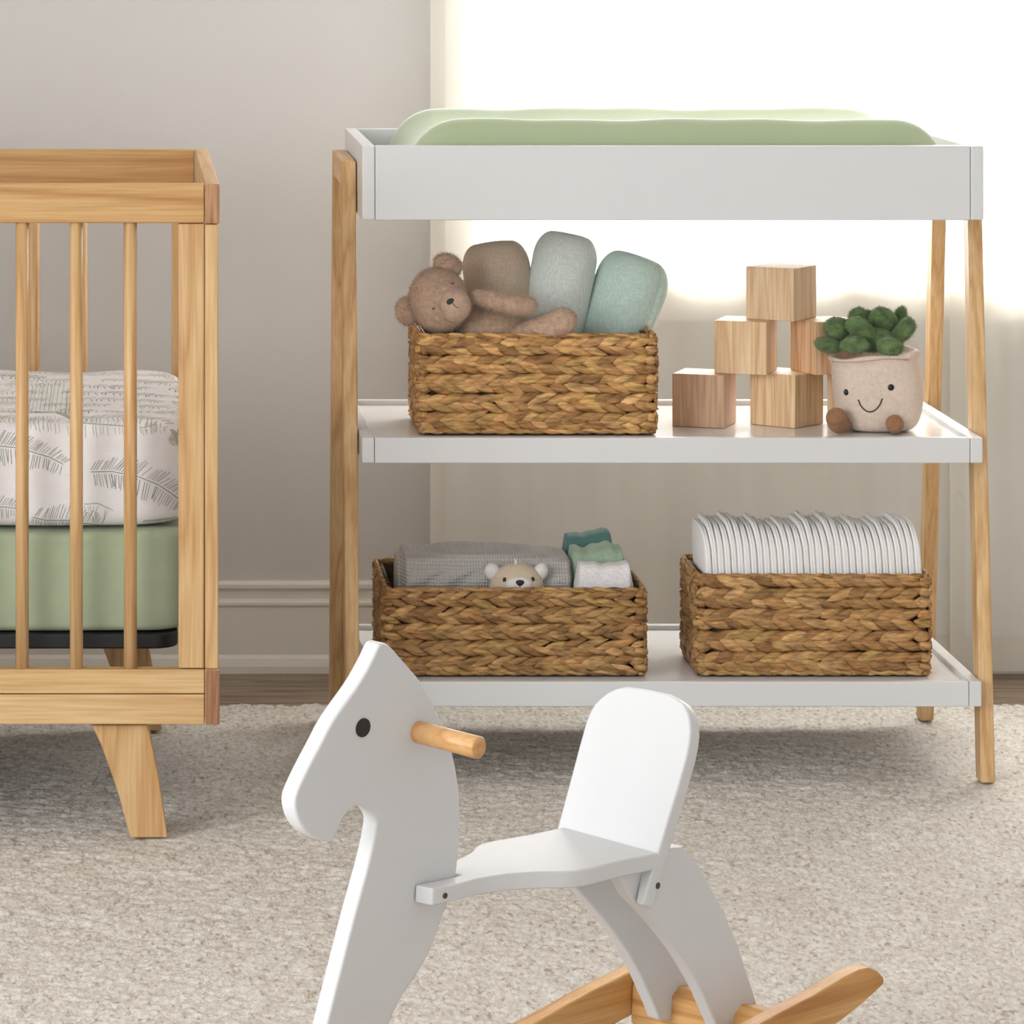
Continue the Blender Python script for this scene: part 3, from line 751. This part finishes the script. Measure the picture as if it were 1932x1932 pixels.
body = blob('body', 928, 622, YT+.016, 72, 46, .034, BFUR, teddy, 14)
head = blob('head', 829, 566, YT-.006, 56, 61, .048, BFUR, teddy, -18)
muz = blob('muzzle', 857, 575, YT-.040, 31, 32, .026, BFUR2, teddy, -18)
e1 = blob('ear', 845, 500, YT-.002, 28, 21, .013, BFUR, teddy, 20)
e2 = blob('ear', 768, 587, YT-.002, 21, 27, .013, BFUR, teddy, -8)
arm = limb('arm', [(900, 560, YT-.020, 14), (930, 566, YT-.034, 17), (970, 575, YT-.038, 19), (996, 577, YT-.036, 17)], BFUR, teddy)
lg = limb('leg', [(980, 640, YT-.004, 26), (1015, 622, YT-.018, 23), (1048, 612, YT-.026, 25), (1062, 606, YT-.026, 26)], BFUR, teddy)
p_, n_ = hit([muz], 850, 569)
no = ball('nose', p_-n_*.001, (.0062, .0025, .0048), plain('black green nose', (30, 40, 34), .5), teddy, rotY(-18))
tube('mouth', [hit([muz], a, b)[0]+Vector((0, -.0004, 0)) for a, b in ((853, 572), (858, 577), (862, 580), (866, 580))], .0006, plain('brown thread', (110, 80, 62), .8), teddy, n=6)
for a, b in ((853, 535), (818, 582)):
    p_, n_ = hit([head, muz], a, b); ball('eye', p_, (.0026, .0012, .0014), plain('dark brown thread eye', (74, 56, 46), .7), teddy)
FURS = [(body, 5000, .0028), (head, 7000, .0028), (muz, 2600, .0018), (e1, 1600, .0026), (e2, 1600, .0026), (arm, 2600, .0028), (lg, 2600, .0028)]
for k, (o_, n_, l_) in enumerate(FURS): fuzz(o_, n_, l_, 1, k+1)

# succulent plush in a smiling pot
YP = 6.085
plush = empty('succulent_plush', V3(1650, 820, 6.04), 'plush potted succulent with a smiling face and brown feet on the middle shelf', 'soft toy')
def potgeo():
    zb, zt = ZMS+.001, PZ(668, YP); vs, fs = [], []; n = 56
    lay = [(0, .30), (.0, .62), (.02, .74), (.07, .86), (.16, .93), (.3, .99), (.5, 1.03), (.7, 1.03), (.86, 1.0), (.93, .985), (.96, 1.03), (1.0, 1.04), (1.03, 1.0), (1.02, .90), (.95, .85), (.9, .5), (.9, .02)]
    cx0, cx1 = PX(1657, YP), PX(1648, YP)
    for h, r in lay:
        z = zb+(zt-zb)*h; R = .0615*r; cx_ = cx0+(cx1-cx0)*h+.004*math.sin(h*3)
        for k in range(n):
            a = 2*pi*k/n; ca, sa = cos(a), sin(a)
            e = .72; sx = math.copysign(abs(ca)**e, ca); sy = math.copysign(abs(sa)**e, sa)
            tilt = .004*(ca)*(h)   # right side of the rim a little higher
            vs.append((cx_+R*sx*1.02, YP+R*.86*sy, z+tilt*1.6+.0012*math.sin(5*a+h*4)*h))
    for j in range(len(lay)-1):
        for k in range(n): k2 = (k+1) % n; fs.append((j*n+k, j*n+k2, (j+1)*n+k2, (j+1)*n+k))
    fs.append(tuple(range(n))); return vs, fs
vs, fs = potgeo(); pot = mk('pot', vs, fs, POT, plush, smooth=True)
s_ = pot.modifiers.new('s', 'SUBSURF'); s_.levels = 1; s_.render_levels = 1
for a, b, r in ((1597, 740, 6), (1681, 731, 6.2)):
    p_, n_ = hit([pot], a, b); ball('eye', p_-n_*.0008, (r*YP/FPX, .0030, r*YP/FPX), BLACK, plush)
sm = []
for k in range(13):
    t = k/12; a = 1619.5+45*t; b = 754-2*t+ 24*(1-(2*t-1)**2)**.75
    p_, n_ = hit([pot], a, b); sm.append(p_+n_*.0003)
tube('smile', sm, .0009, EYE, plush, n=8)
tube('seam', [hit([pot], 1570+ k*8, 682+2.2*math.sin(k*.35)+ (k/18)*-3)[0]+Vector((0, -.0002, 0)) for k in range(19)], .0009, plain('pot seam', (190, 162, 142), .9), plush, n=6)
for q in ([(1600, 803, 6.060, 11), (1582, 801, 6.040, 18), (1578, 790, 6.033, 20)], [(1690, 808, 6.055, 12), (1689, 806, 6.034, 17), (1688, 804, 6.030, 17)]):
    ft = limb('foot', q, FOOT, plush, 20); z0_ = min(v.co.z for v in ft.data.vertices)+worldloc(plush).z; ft.location.z += ZMS+.0008-z0_
LV = [(1619, 596, 6.115, 17, 17, .012, 0), (1699, 597, 6.120, 13, 17, .012, 10), (1579, 620, 6.085, 26, 21, .020, -10), (1666, 606, 6.095, 27, 28, .018, 0), (1625, 622, 6.062, 31, 20, .018, 38),
      (1705, 623, 6.080, 26, 17, .017, -50), (1562, 651, 6.070, 25, 15, .018, 10), (1612, 650, 6.045, 29, 15.5, .018, -3), (1679, 653, 6.042, 28, 15.5, .018, 5), (1650, 640, 6.085, 42, 24, .030, 0), (1640, 605, 6.13, 20, 20, .015, 0)]
lf = []
for k, (a, b, y, r1, r2, ry, an) in enumerate(LV):
    def fn(q, d, k=k): return q*(1+.06*math.sin(3*d.x+k)+.04*math.cos(4*d.z+2*k))
    l_ = blob('leaf', a, b, y, r1, r2, ry, LEAF, plush, an, fn); lf.append(l_)
for k, l_ in enumerate(lf): fuzz(l_, 1100, .0020, 1, 30+k)
fuzz(pot, 5000, .0013, 1, 50)

# wooden blocks
def block(cx, cy, z0, ang, mat, label, s=.0775):
    h = s/2; vs = []
    for z in (z0, z0+s):
        for a, b in ((-h, -h), (h, -h), (h, h), (-h, h)):
            t = radians(ang); vs.append((cx+a*cos(t)-b*sin(t), cy+a*sin(t)+b*cos(t), z+.0004))
    o = mk('wooden_block', vs, BF, mat, bevel=.0009, origin=(cx, cy, z0)); return tag(o, label, 'block', 'wooden blocks stacked in a pyramid')
def blk(pxl, pxe, pxr, Y, z0, mat, label, flip=False):
    """left edge, front edge and right edge in the photo give the turn and place"""
    k = Y/FPX; a, b = (pxe-pxl)*k, (pxr-pxe)*k; th = math.atan2(b, a); s = .0775
    ex = PX(pxe, Y); # front corner; left face runs back-left, right face runs back-right
    dl = Vector((-cos(th), sin(th))); dr_ = Vector((sin(th), cos(th)))
    cc = Vector((ex, Y))+dl*s/2+dr_*s/2
    return block(cc.x, cc.y, z0, -math.degrees(th), mat, label, s)
YK = 6.10; hb = .0776
blk(1272, 1366, 1403, YK, ZMS, BLK[0], 'pinkish wooden block at the left of the bottom row')
blk(1425, 1500, 1566, YK, ZMS, BLK[1], 'wooden block in the middle of the bottom row, one edge forward')
blk(1577, 1655, 1700, YK+.02, ZMS, BLK[2], 'wooden block of the bottom row hidden behind the plush succulent')
blk(1352, 1446, 1481, YK+.004, ZMS+hb, BLK[1], 'striped wooden block at the left of the second row')
blk(1507, 1538, 1631, YK+.004, ZMS+hb, BLK[4], 'reddish wooden block in the second row behind the plush leaves')
blk(1416, 1498, 1554, YK+.012, ZMS+2*hb, BLK[3], 'single wooden block on top of the pyramid')

# ------------------------------------------------ contents of the lower left basket
m, nt, p = newmat('grey cable knit'); KN = m; L = nt.links.new
p.inputs['Roughness'].default_value = .95; p.inputs['Specular IOR Level'].default_value = .08; p.inputs['Sheen Weight'].default_value = .2
tc = node(nt, 'ShaderNodeTexCoord'); wv = node(nt, 'ShaderNodeTexWave', wave_type='BANDS', bands_direction='X'); wv.inputs['Scale'].default_value = 75; wv.inputs['Distortion'].default_value = .6; wv.inputs['Detail Scale'].default_value = 3
L(tc.outputs['Object'], wv.inputs['Vector'])
wv2 = node(nt, 'ShaderNodeTexWave', wave_type='BANDS', bands_direction='Z'); wv2.inputs['Scale'].default_value = 62; wv2.inputs['Distortion'].default_value = .4
L(tc.outputs['Object'], wv2.inputs['Vector'])
ad = node(nt, 'ShaderNodeMath', operation='ADD'); L(wv.outputs['Fac'], ad.inputs[0]); L(wv2.outputs['Fac'], ad.inputs[1])
cr = node(nt, 'ShaderNodeValToRGB'); cr.color_ramp.elements[0].color = lin((184, 179, 173)); cr.color_ramp.elements[1].color = lin((200, 196, 190)); cr.color_ramp.elements[1].position = .8
hl = node(nt, 'ShaderNodeMath', operation='MULTIPLY'); hl.inputs[1].default_value = .5; L(ad.outputs[0], hl.inputs[0]); L(hl.outputs[0], cr.inputs['Fac']); L(cr.outputs['Color'], p.inputs['Base Color'])
bp_ = node(nt, 'ShaderNodeBump'); bp_.inputs['Strength'].default_value = .8; bp_.inputs['Distance'].default_value = .001; L(ad.outputs[0], bp_.inputs['Height']); L(bp_.outputs['Normal'], p.inputs['Normal'])
def knit():
    Yk = 6.10; x0, x1 = PX(751, Yk), PX(1087, Yk); yc_, ry = 6.155, .075; zb = ZBS+.01; vs, fs = [], []
    nx, n = 200, 90
    def top(px):  # silhouette of the folded top
        pts = [(748, 1050), (765, 1037), (800, 1038), (850, 1035), (900, 1036), (960, 1034), (1000, 1036), (1050, 1044), (1075, 1050), (1090, 1066)]
        return np.interp(px, [a for a, _ in pts], [b for _, b in pts])
    for i in range(nx+1):
        xx = x0+(x1-x0)*i/nx; px = VX+xx*FPX/Yk; zt = PZ(top(px), 6.13); hz = (zt-zb)/2; zc = (zt+zb)/2
        e = min(i, nx-i)/nx*(x1-x0); ef = min(1, (e/.012))**.5 if e > 0 else .55; ef = max(.6, ef)
        for k in range(n):
            a = 2*pi*k/n; ca, sa = cos(a), sin(a); ee = .42
            yy = math.copysign(abs(ca)**ee, ca)*ry; zz = math.copysign(abs(sa)**ee, sa)*hz
            z = zc+zz*(1 if zz < 0 else ef*.1+.9); fr = (PZ(1037, 6.1)-z)
            d = .0019*math.sin((zt-z)*330+.5*math.sin(xx*14)) # ribs following the fold
            # cable band on the front
            hh = (zt-z); band = math.exp(-((hh-.036)/.013)**4) if ca < 0 else 0
            cable = .0065*abs(math.sin((xx-x0)*62+(hh-.036)*95))
            d = d*(1-band)+band*(cable+.0012*math.sin((z+.012*math.sin((xx-x0)*42))*520))
            vs.append((xx, yc_+yy*ef+(-d if ca < 0 else d), z+(.002*math.sin(xx*40) if zz > 0 else 0)))
    for i in range(nx):
        for k in range(n): k2 = (k+1) % n; fs.append((i*n+k, i*n+k2, (i+1)*n+k2, (i+1)*n+k))
    fs += [tuple(range(n)), tuple(range(nx*n, (nx+1)*n))[::-1]]
    return tag(mk('knit_blanket', vs, fs, KN, smooth=True, origin=((x0+x1)/2, yc_, zb)), 'folded grey cable-knit blanket in the lower left basket', 'blanket')
knit()
YC = 6.065
cub = empty('plush_bear', V3(978, 1150, YC), 'small beige plush bear peeking over the lower left basket rim', 'soft toy')
hd = blob('head', 975, 1110, YC, 52, 48, .022, CREAM, cub)
bd = blob('body', 977, 1185, YC+.0, 46, 48, .020, CREAM, cub)
er = [blob('ear', 929, 1079, YC+.004, 15, 17, .009, WPLUSH, cub, -20), blob('ear', 1020, 1079, YC+.004, 14, 17, .009, WPLUSH, cub, 20)]
mz = blob('muzzle', 979, 1104, YC-.0175, 25, 16, .007, WPLUSH, cub)
tube('tuft', [V3(972, 1066, YC-.002), V3(974, 1059, YC-.004), V3(970, 1054, YC-.004)], [.0025, .0022, .001], WPLUSH, cub, n=8)
for a, b in ((952, 1094), (1005, 1093)):
    p_, n_ = hit([hd, mz], a, b); ball('eye', p_, (.0028, .0012, .0036), EYE, cub)
p_, n_ = hit([hd, mz], 981, 1100)
ball('nose', p_, (.0058, .002, .0044), NAVY, cub, fn=lambda q, d: Vector((q.x*(1+.35*d.z), q.y, q.z)))
tube('mouth', [hit([hd, mz], 981, y_)[0]+Vector((0, -.0003, 0)) for y_ in (1103, 1106, 1109)], .0005, NAVY, cub, n=6)
fuzz(hd, 1500, .0013, 1, 71)

def folded(name, x0, x1, y0, y1, z0, z1, mat, label, layers=2, wob=.002, slope=0, seed=0):
    """folded cloth: rounded box with a fold line at its right side and wavy surface"""
    vs, fs = [], []; nx, n = 40, 48
    for i in range(nx+1):
        t = i/nx; xx = x0+(x1-x0)*t; e = min(t, 1-t)*(x1-x0); ef = min(1, .62+.38*min(1, e/.006))
        for k in range(n):
            a = 2*pi*k/n; ca, sa = cos(a), sin(a); ee = .4
            yy = math.copysign(abs(ca)**ee, ca)*(y1-y0)/2; zz = math.copysign(abs(sa)**ee, sa)*(z1-z0)/2
            crease = .0022*sum(math.exp(-((zz/(z1-z0)+.5-(q+1)/layers)/.035)**2) for q in range(layers-1))
            vs.append((xx+crease*0, (y0+y1)/2+yy*ef-(crease if ca > 0 else -crease), (z0+z1)/2+zz*(ef if zz > 0 else 1)+(slope*(t-.5) if zz > 0 else 0)+(wob*math.sin(t*9+seed)+wob*.5*math.sin(t*23+seed*2) if zz > 0 else 0)))
    for i in range(nx):
        for k in range(n): k2 = (k+1) % n; fs.append((i*n+k, i*n+k2, (i+1)*n+k2, (i+1)*n+k))
    fs += [tuple(range(n)), tuple(range(nx*n, (nx+1)*n))[::-1]]
    return tag(mk(name, vs, fs, mat, smooth=True, origin=((x0+x1)/2, (y0+y1)/2, z0)), label, 'washcloth', 'folded washcloths in the lower left basket')
Yw = 6.05
folded('washcloth', PX(1087, Yw), PX(1196, Yw), Yw-.004, Yw+.045, ZBS+.0075, PZ(1066, Yw), TERRYW, 'folded white washcloth at the front of the lower left basket', 3, .0015)
folded('washcloth', PX(1072, 6.13), PX(1179, 6.13), 6.101, 6.185, ZBS+.0075, PZ(1032, 6.13), TERRYM, 'folded sage washcloth between the white one and the teal one', 3, .003, .004, 2)
folded('washcloth', PX(1061, 6.22), PX(1157, 6.22), 6.190, 6.262, ZBS+.0075, PZ(1007, 6.21), TERRYT, 'deep teal folded washcloth standing highest in the lower left basket', 2, .0015, .009, 1)

# ------------------------------------------------ diapers
def make_diapers():
    n = 33; xa, xb = PX(1335, 6.05), PX(1745, 6.05); pitch = (xb-xa)/n
    T = pitch*.968; zb = ZBS+.0072; hz = PZ(985, 6.07)-zb; yd0, yd1 = 6.038, 6.175
    m_ = 22; out = []
    for k in range(9): a = pi/2*k/8; out.append((yd0+.034-.034*cos(a), hz-.034+.034*math.sin(a)))
    for k in range(9): a = pi/2*k/8; out.append((yd1-.034+.034*math.sin(a), hz-.034+.034*cos(a)))
    poly = [(yd0+.006, 0), (yd0, .008), (yd0, .04), (yd0, .075)]+out+[(yd1, .04), (yd1-.004, 0)]
    meshes = {}
    for k in range(n):
        tt = k/(n-1); lean = -.0105-.003*tt
        cx_ = xa+pitch*(k+.5); dz = .003*math.sin(k*1.7)+.0025*math.sin(k*.45)+(-.004 if k == 0 else 0)+random.uniform(-.0015, .0015)
        vs = []; np_ = len(poly); cy_ = (yd0+yd1)/2
        for s, ins in ((-.5, .0022), (-.36, .0004), (-.08, 0), (0, .0008), (.08, 0), (.36, .0004), (.5, .0022)):
            for (y_, z_) in poly:
                q = Vector((y_-cy_, z_-hz/2)); q = q*(1-ins/.05)
                zz = q.y+hz/2; u = max(0, zz/hz)
                vs.append((cx_+s*T*(1-.10*u**3)+lean*max(0, (zz+dz*u)/hz)**3.2-T*.1*u, cy_+q.x+dz*.4, zb+max(0, zz)+dz*u))
        fs = [tuple(range(np_)), tuple(range(6*np_, 7*np_))[::-1]]
        for j in range(6):
            for i in range(np_): i2 = (i+1) % np_; fs.append((j*np_+i, j*np_+i2, (j+1)*np_+i2, (j+1)*np_+i))
        o = mk('diaper', vs, fs, DIAP, smooth=True, origin=(cx_, cy_, zb))
        tag(o, 'leftmost folded white diaper in the row, leaning to the basket end' if k == 0 else 'rightmost folded white diaper, its rounded side facing the table leg' if k == n-1 else 'folded white diaper standing in the packed row in the right basket', 'diaper', 'folded diapers in the right basket')
make_diapers()

# ------------------------------------------------ rocking horse
AN = radians(44); TLT = .05; HZ = 4.05
Fv = Vector((-cos(AN), -sin(AN), 0)); Nv = Vector((sin(AN), -cos(AN), -TLT)).normalized(); Uv = Fv.cross(Nv); Uv = Uv if Uv.z > 0 else -Uv
P0 = Vector((PX(800, HZ), HZ, PZ(1390, HZ))); CAMP = Vector((0, 0, CH))
def onv(px, py, v):
    d = Vector(((px-VX)/FPX, 1, -(py-VY)/FPX)); t = ((P0-CAMP).dot(Nv)+v)/d.dot(Nv); q = CAMP+d*t-P0
    return q.dot(Fv), q.dot(Uv)
def H3(u, w_, v): return P0+Fv*u+Uv*w_+Nv*v
horse = empty('rocking_horse', (P0.x+.18, P0.y+.1, 0), 'white wooden rocking horse with black eye, dowel handle and pine rockers', 'rocking horse')
def board(name, poly, v0, v1, mat=HORSEW, bevel=.003, **k):
    return prism(name, [H3(u, w_, v1) for u, w_ in poly], [H3(u, w_, v0) for u, w_ in poly], mat, horse, bevel=bevel, **k)
def smoothpoly(pts, it=1):
    for _ in range(it):
        q = []
        for i in range(len(pts)):
            a, b = pts[i], pts[(i+1) % len(pts)]; q += [(a[0]*.75+b[0]*.25, a[1]*.75+b[1]*.25), (a[0]*.25+b[0]*.75, a[1]*.25+b[1]*.75)]
        pts = q
    return pts
HP = [(722, 1213), (733, 1215), (743, 1224), (754, 1237), (774, 1260), (792, 1281), (808, 1307), (821, 1333), (834, 1359), (846, 1388), (855, 1421), (861, 1446), (865, 1472), (868, 1495), (869, 1516), (869.5, 1542), (869, 1568), (868, 1595), (866, 1620), (861, 1659), (854, 1684), (844, 1709), (835, 1730), (823, 1769), (810, 1800), (794, 1830), (767, 1869), (753, 1893), (742, 1916), (728, 1955), (712, 2010), (700, 2080), (694, 2150), (560, 2150), (577, 2075), (597, 2005), (617, 1932), (632, 1871), (647, 1813), (663, 1749), (680, 1687), (695, 1633), (705, 1591), (710, 1562), (711.5, 1553), (710, 1544), (706, 1536), (700, 1529), (694, 1525), (687, 1522), (680, 1521), (673, 1522), (665, 1526), (658, 1532), (652, 1539), (647, 1547), (643, 1557), (639, 1567), (633, 1580), (626, 1588), (620, 1590.5), (612, 1588), (603, 1585), (585, 1576), (577, 1569), (570, 1560), (565, 1551), (561, 1542), (557.5, 1530), (556, 1519), (556.5, 1508), (559, 1497), (567, 1478), (585, 1441), (603, 1408), (624, 1366), (645, 1335), (668, 1304), (686, 1276), (704, 1242), (711, 1226), (716, 1216)]
hpoly = smoothpoly([onv(a, b, 0) for a, b in HP], 1)
headb = board('head_panel', hpoly, -.0195, 0, bevel=.0035)
# eye
u, w_ = onv(685, 1373, .0005)
n = 28; ring = [(u+.0098*cos(2*pi*k/n), w_+.0091*math.sin(2*pi*k/n)) for k in range(n)]
prism('eye', [H3(a, b, .0016) for a, b in ring], [H3(a, b, -.001) for a, b in ring], BLACK, horse, bevel=.0006)
prism('eye', [H3(a, b, -.0185) for a, b in ring], [H3(a, b, -.0211) for a, b in ring], BLACK, horse, bevel=.0006)
# handle: a dowel through the head
u, w_ = onv(789, 1381, 0)
hl_ = .079
ring_r = .0108
path = [H3(u, w_, v) for v in (-.0195-hl_, -.0195-hl_+.0015, -.03, 0, .03, hl_-.0015, hl_)]
hv, hf = tubegeo(path, [ring_r-.0015, ring_r, ring_r, ring_r, ring_r, ring_r, ring_r-.0015], 32)
hd_ = mk('handle', hv, hf, HNDL, horse, smooth=True)
# seat
ub, wb = onv(1242, 1609, .053); uf, wf = onv(780, 1669, .0)
sl = (wf-wb)/(uf-ub)
def onseat(px, py):
    d = Vector(((px-VX)/FPX, 1, -(py-VY)/FPX)); P1 = H3(ub, wb, 0); T1 = (Fv+Uv*sl).normalized(); nn = T1.cross(Nv)
    t = (P1-CAMP).dot(nn)/d.dot(nn); q = CAMP+d*t-P0
    return q.dot(Fv), q.dot(Nv)
near = [(1242, 1609), (1212, 1615), (1180, 1621), (1148, 1629), (1117, 1637), (1083, 1643), (1055, 1644), (1024, 1644), (990, 1646), (962, 1648), (930, 1652), (900, 1657), (871, 1665), (843, 1671), (817, 1676), (782, 1669)]
N_ = [onseat(a, b) for a, b in near]
vc = -.0098
pr = [(u, v) for u, v in N_]
uend = pr[-1][0]
slot_u = onv(866, 1640, 0)[0]-.002      # the head panel sits in a slot at the front of the seat
pr[-1] = (uend, .0012); 
far = [(u, 2*vc-v) for u, v in reversed(pr)]
seatpoly = pr+[(slot_u, .0012), (slot_u, 2*vc-.0012)]+far
def seatpt(u, v, dw): return H3(u, wb+sl*(u-ub)+dw, v)
prism('seat', [seatpt(u, v, 0) for u, v in seatpoly], [seatpt(u, v, -.0175) for u, v in seatpoly], HORSEW, horse, bevel=.0022)
vn = N_[0][1]
# backrest
u2, w2 = onv(1294, 1433, vn); Td = Vector((u2-ub, w2-wb)).normalized()
bo = [(1242, 1609), (1261, 1545), (1278, 1490), (1294, 1433), (1300, 1405), (1303, 1380), (1302, 1360), (1298, 1343), (1288, 1326), (1275, 1316), (1262, 1309), (1240, 1304), (1215, 1299), (1195, 1296), (1178, 1294.5), (1162, 1298), (1147, 1305), (1133, 1316), (1121, 1328), (1111, 1346), (1104, 1364), (1098, 1386), (1092, 1407), (1074, 1475), (1052, 1557)]
def onback(px, py):
    d = Vector(((px-VX)/FPX, 1, -(py-VY)/FPX)); P1 = H3(ub, wb, 0); T1 = Fv*Td.x+Uv*Td.y; nn = T1.cross(Nv)
    t = (P1-CAMP).dot(nn)/d.dot(nn); q = CAMP+d*t-P0
    return q.dot(Nv), q.dot(T1)-(P1-P0).dot(T1)
bpol = [onback(a, b) for a, b in bo]; vL = bpol[-1][0]; vR = bpol[0][0]
sL = 1 if vR > vL else -1
bpol = bpol+[(vL, -.055), (vL+sL*.010, -.055), (vL+sL*.015, -.0185), (vR-sL*.015, -.0185), (vR-sL*.010, -.055), (vR, -.055)]
nb_ = Vector((Td.y, -Td.x)); nb_ = nb_ if nb_.x < 0 else -nb_    # towards the back
def bk(v, t, th): q = Vector((ub, wb))+Td*t+nb_*th; return H3(q.x, q.y, v)
prism('backrest', [bk(v, t, 0) for v, t in bpol], [bk(v, t, .0185) for v, t in bpol], HORSEW, horse, bevel=.003)
# hind legs
nl = [(1163, 1645), (1190, 1695), (1212, 1716), (1231, 1737), (1257, 1767), (1281, 1799), (1299, 1827), (1314, 1853), (1328, 1880), (1339, 1906), (1352, 1935), (1362, 1962), (1440, 1962), (1438, 1932), (1432, 1904), (1421, 1866), (1409, 1832), (1399, 1800), (1389, 1770), (1373, 1734), (1355, 1699), (1339, 1668), (1322, 1637), (1304, 1614), (1290, 1597), (1268, 1600)]
VN = .040
lp = [onv(a, b, VN) for a, b in nl]
board('hind_leg', lp, VN-.0175, VN)
fo = 2*vc
board('hind_leg', lp, fo-VN, fo-VN+.0175)
# rockers and cross bars
topc = [(-.25, -.368), (-.30, -.362), (-.39, -.346), (-.46, -.336), (-.52, -.328), (-.572, -.318), (-.60, -.314), (-.618, -.315), (-.634, -.322), (-.645, -.331)]
botc = [(-.646, -.338), (-.61, -.352), (-.56, -.367), (-.50, -.378), (-.44, -.388), (-.36, -.405), (-.29, -.421), (-.23, -.436), (-.17, -.443)]
uc = -.16
rp = topc[::-1]+[(2*uc-a, b) for a, b in topc]+[(2*uc-a, b) for a, b in botc]+botc[::-1][1:]
VRK = .096
r1 = board('rocker', rp, VRK-.019, VRK, ROCK, bevel=.0025)
rp2 = [(a+.045 if a < -.55 else a, b-(.012 if a < -.55 else 0)) for a, b in rp]
r2 = board('rocker', rp2, fo-VRK, fo-VRK+.019, ROCK, bevel=.0025)
ba, bb = onv(1399, 1894, VN), onv(1382, 1906, VN)
def bar(u0, w0, name='cross_bar'):
    rect = [(u0, w0), (u0-.030, w0-.006), (u0-.030, w0-.056), (u0+.004, w0-.058), (u0+.012, w0-.050), (u0+.012, w0-.010)]
    board(name, rect, fo-VRK+.0195, VRK-.0195, BARW, bevel=.0015)
bar(ba[0], ba[1]); bar(.135, -.355)
# screws
def screw(px, py, v, r=.0030):
    u, w_ = onv(px, py, v); n = 14; rg = [(u+r*cos(2*pi*k/n), w_+r*math.sin(2*pi*k/n)) for k in range(n)]
    prism('screw', [H3(a, b, v+.0006) for a, b in rg], [H3(a, b, v-.002) for a, b in rg], HOLE, horse, bevel=0)
sv = min(onseat(840, 1672)[1], .05)
screw(840, 1690, .0165 if sv < .01 else sv, .0028)
screw(1241, 1671, vn, .0034)
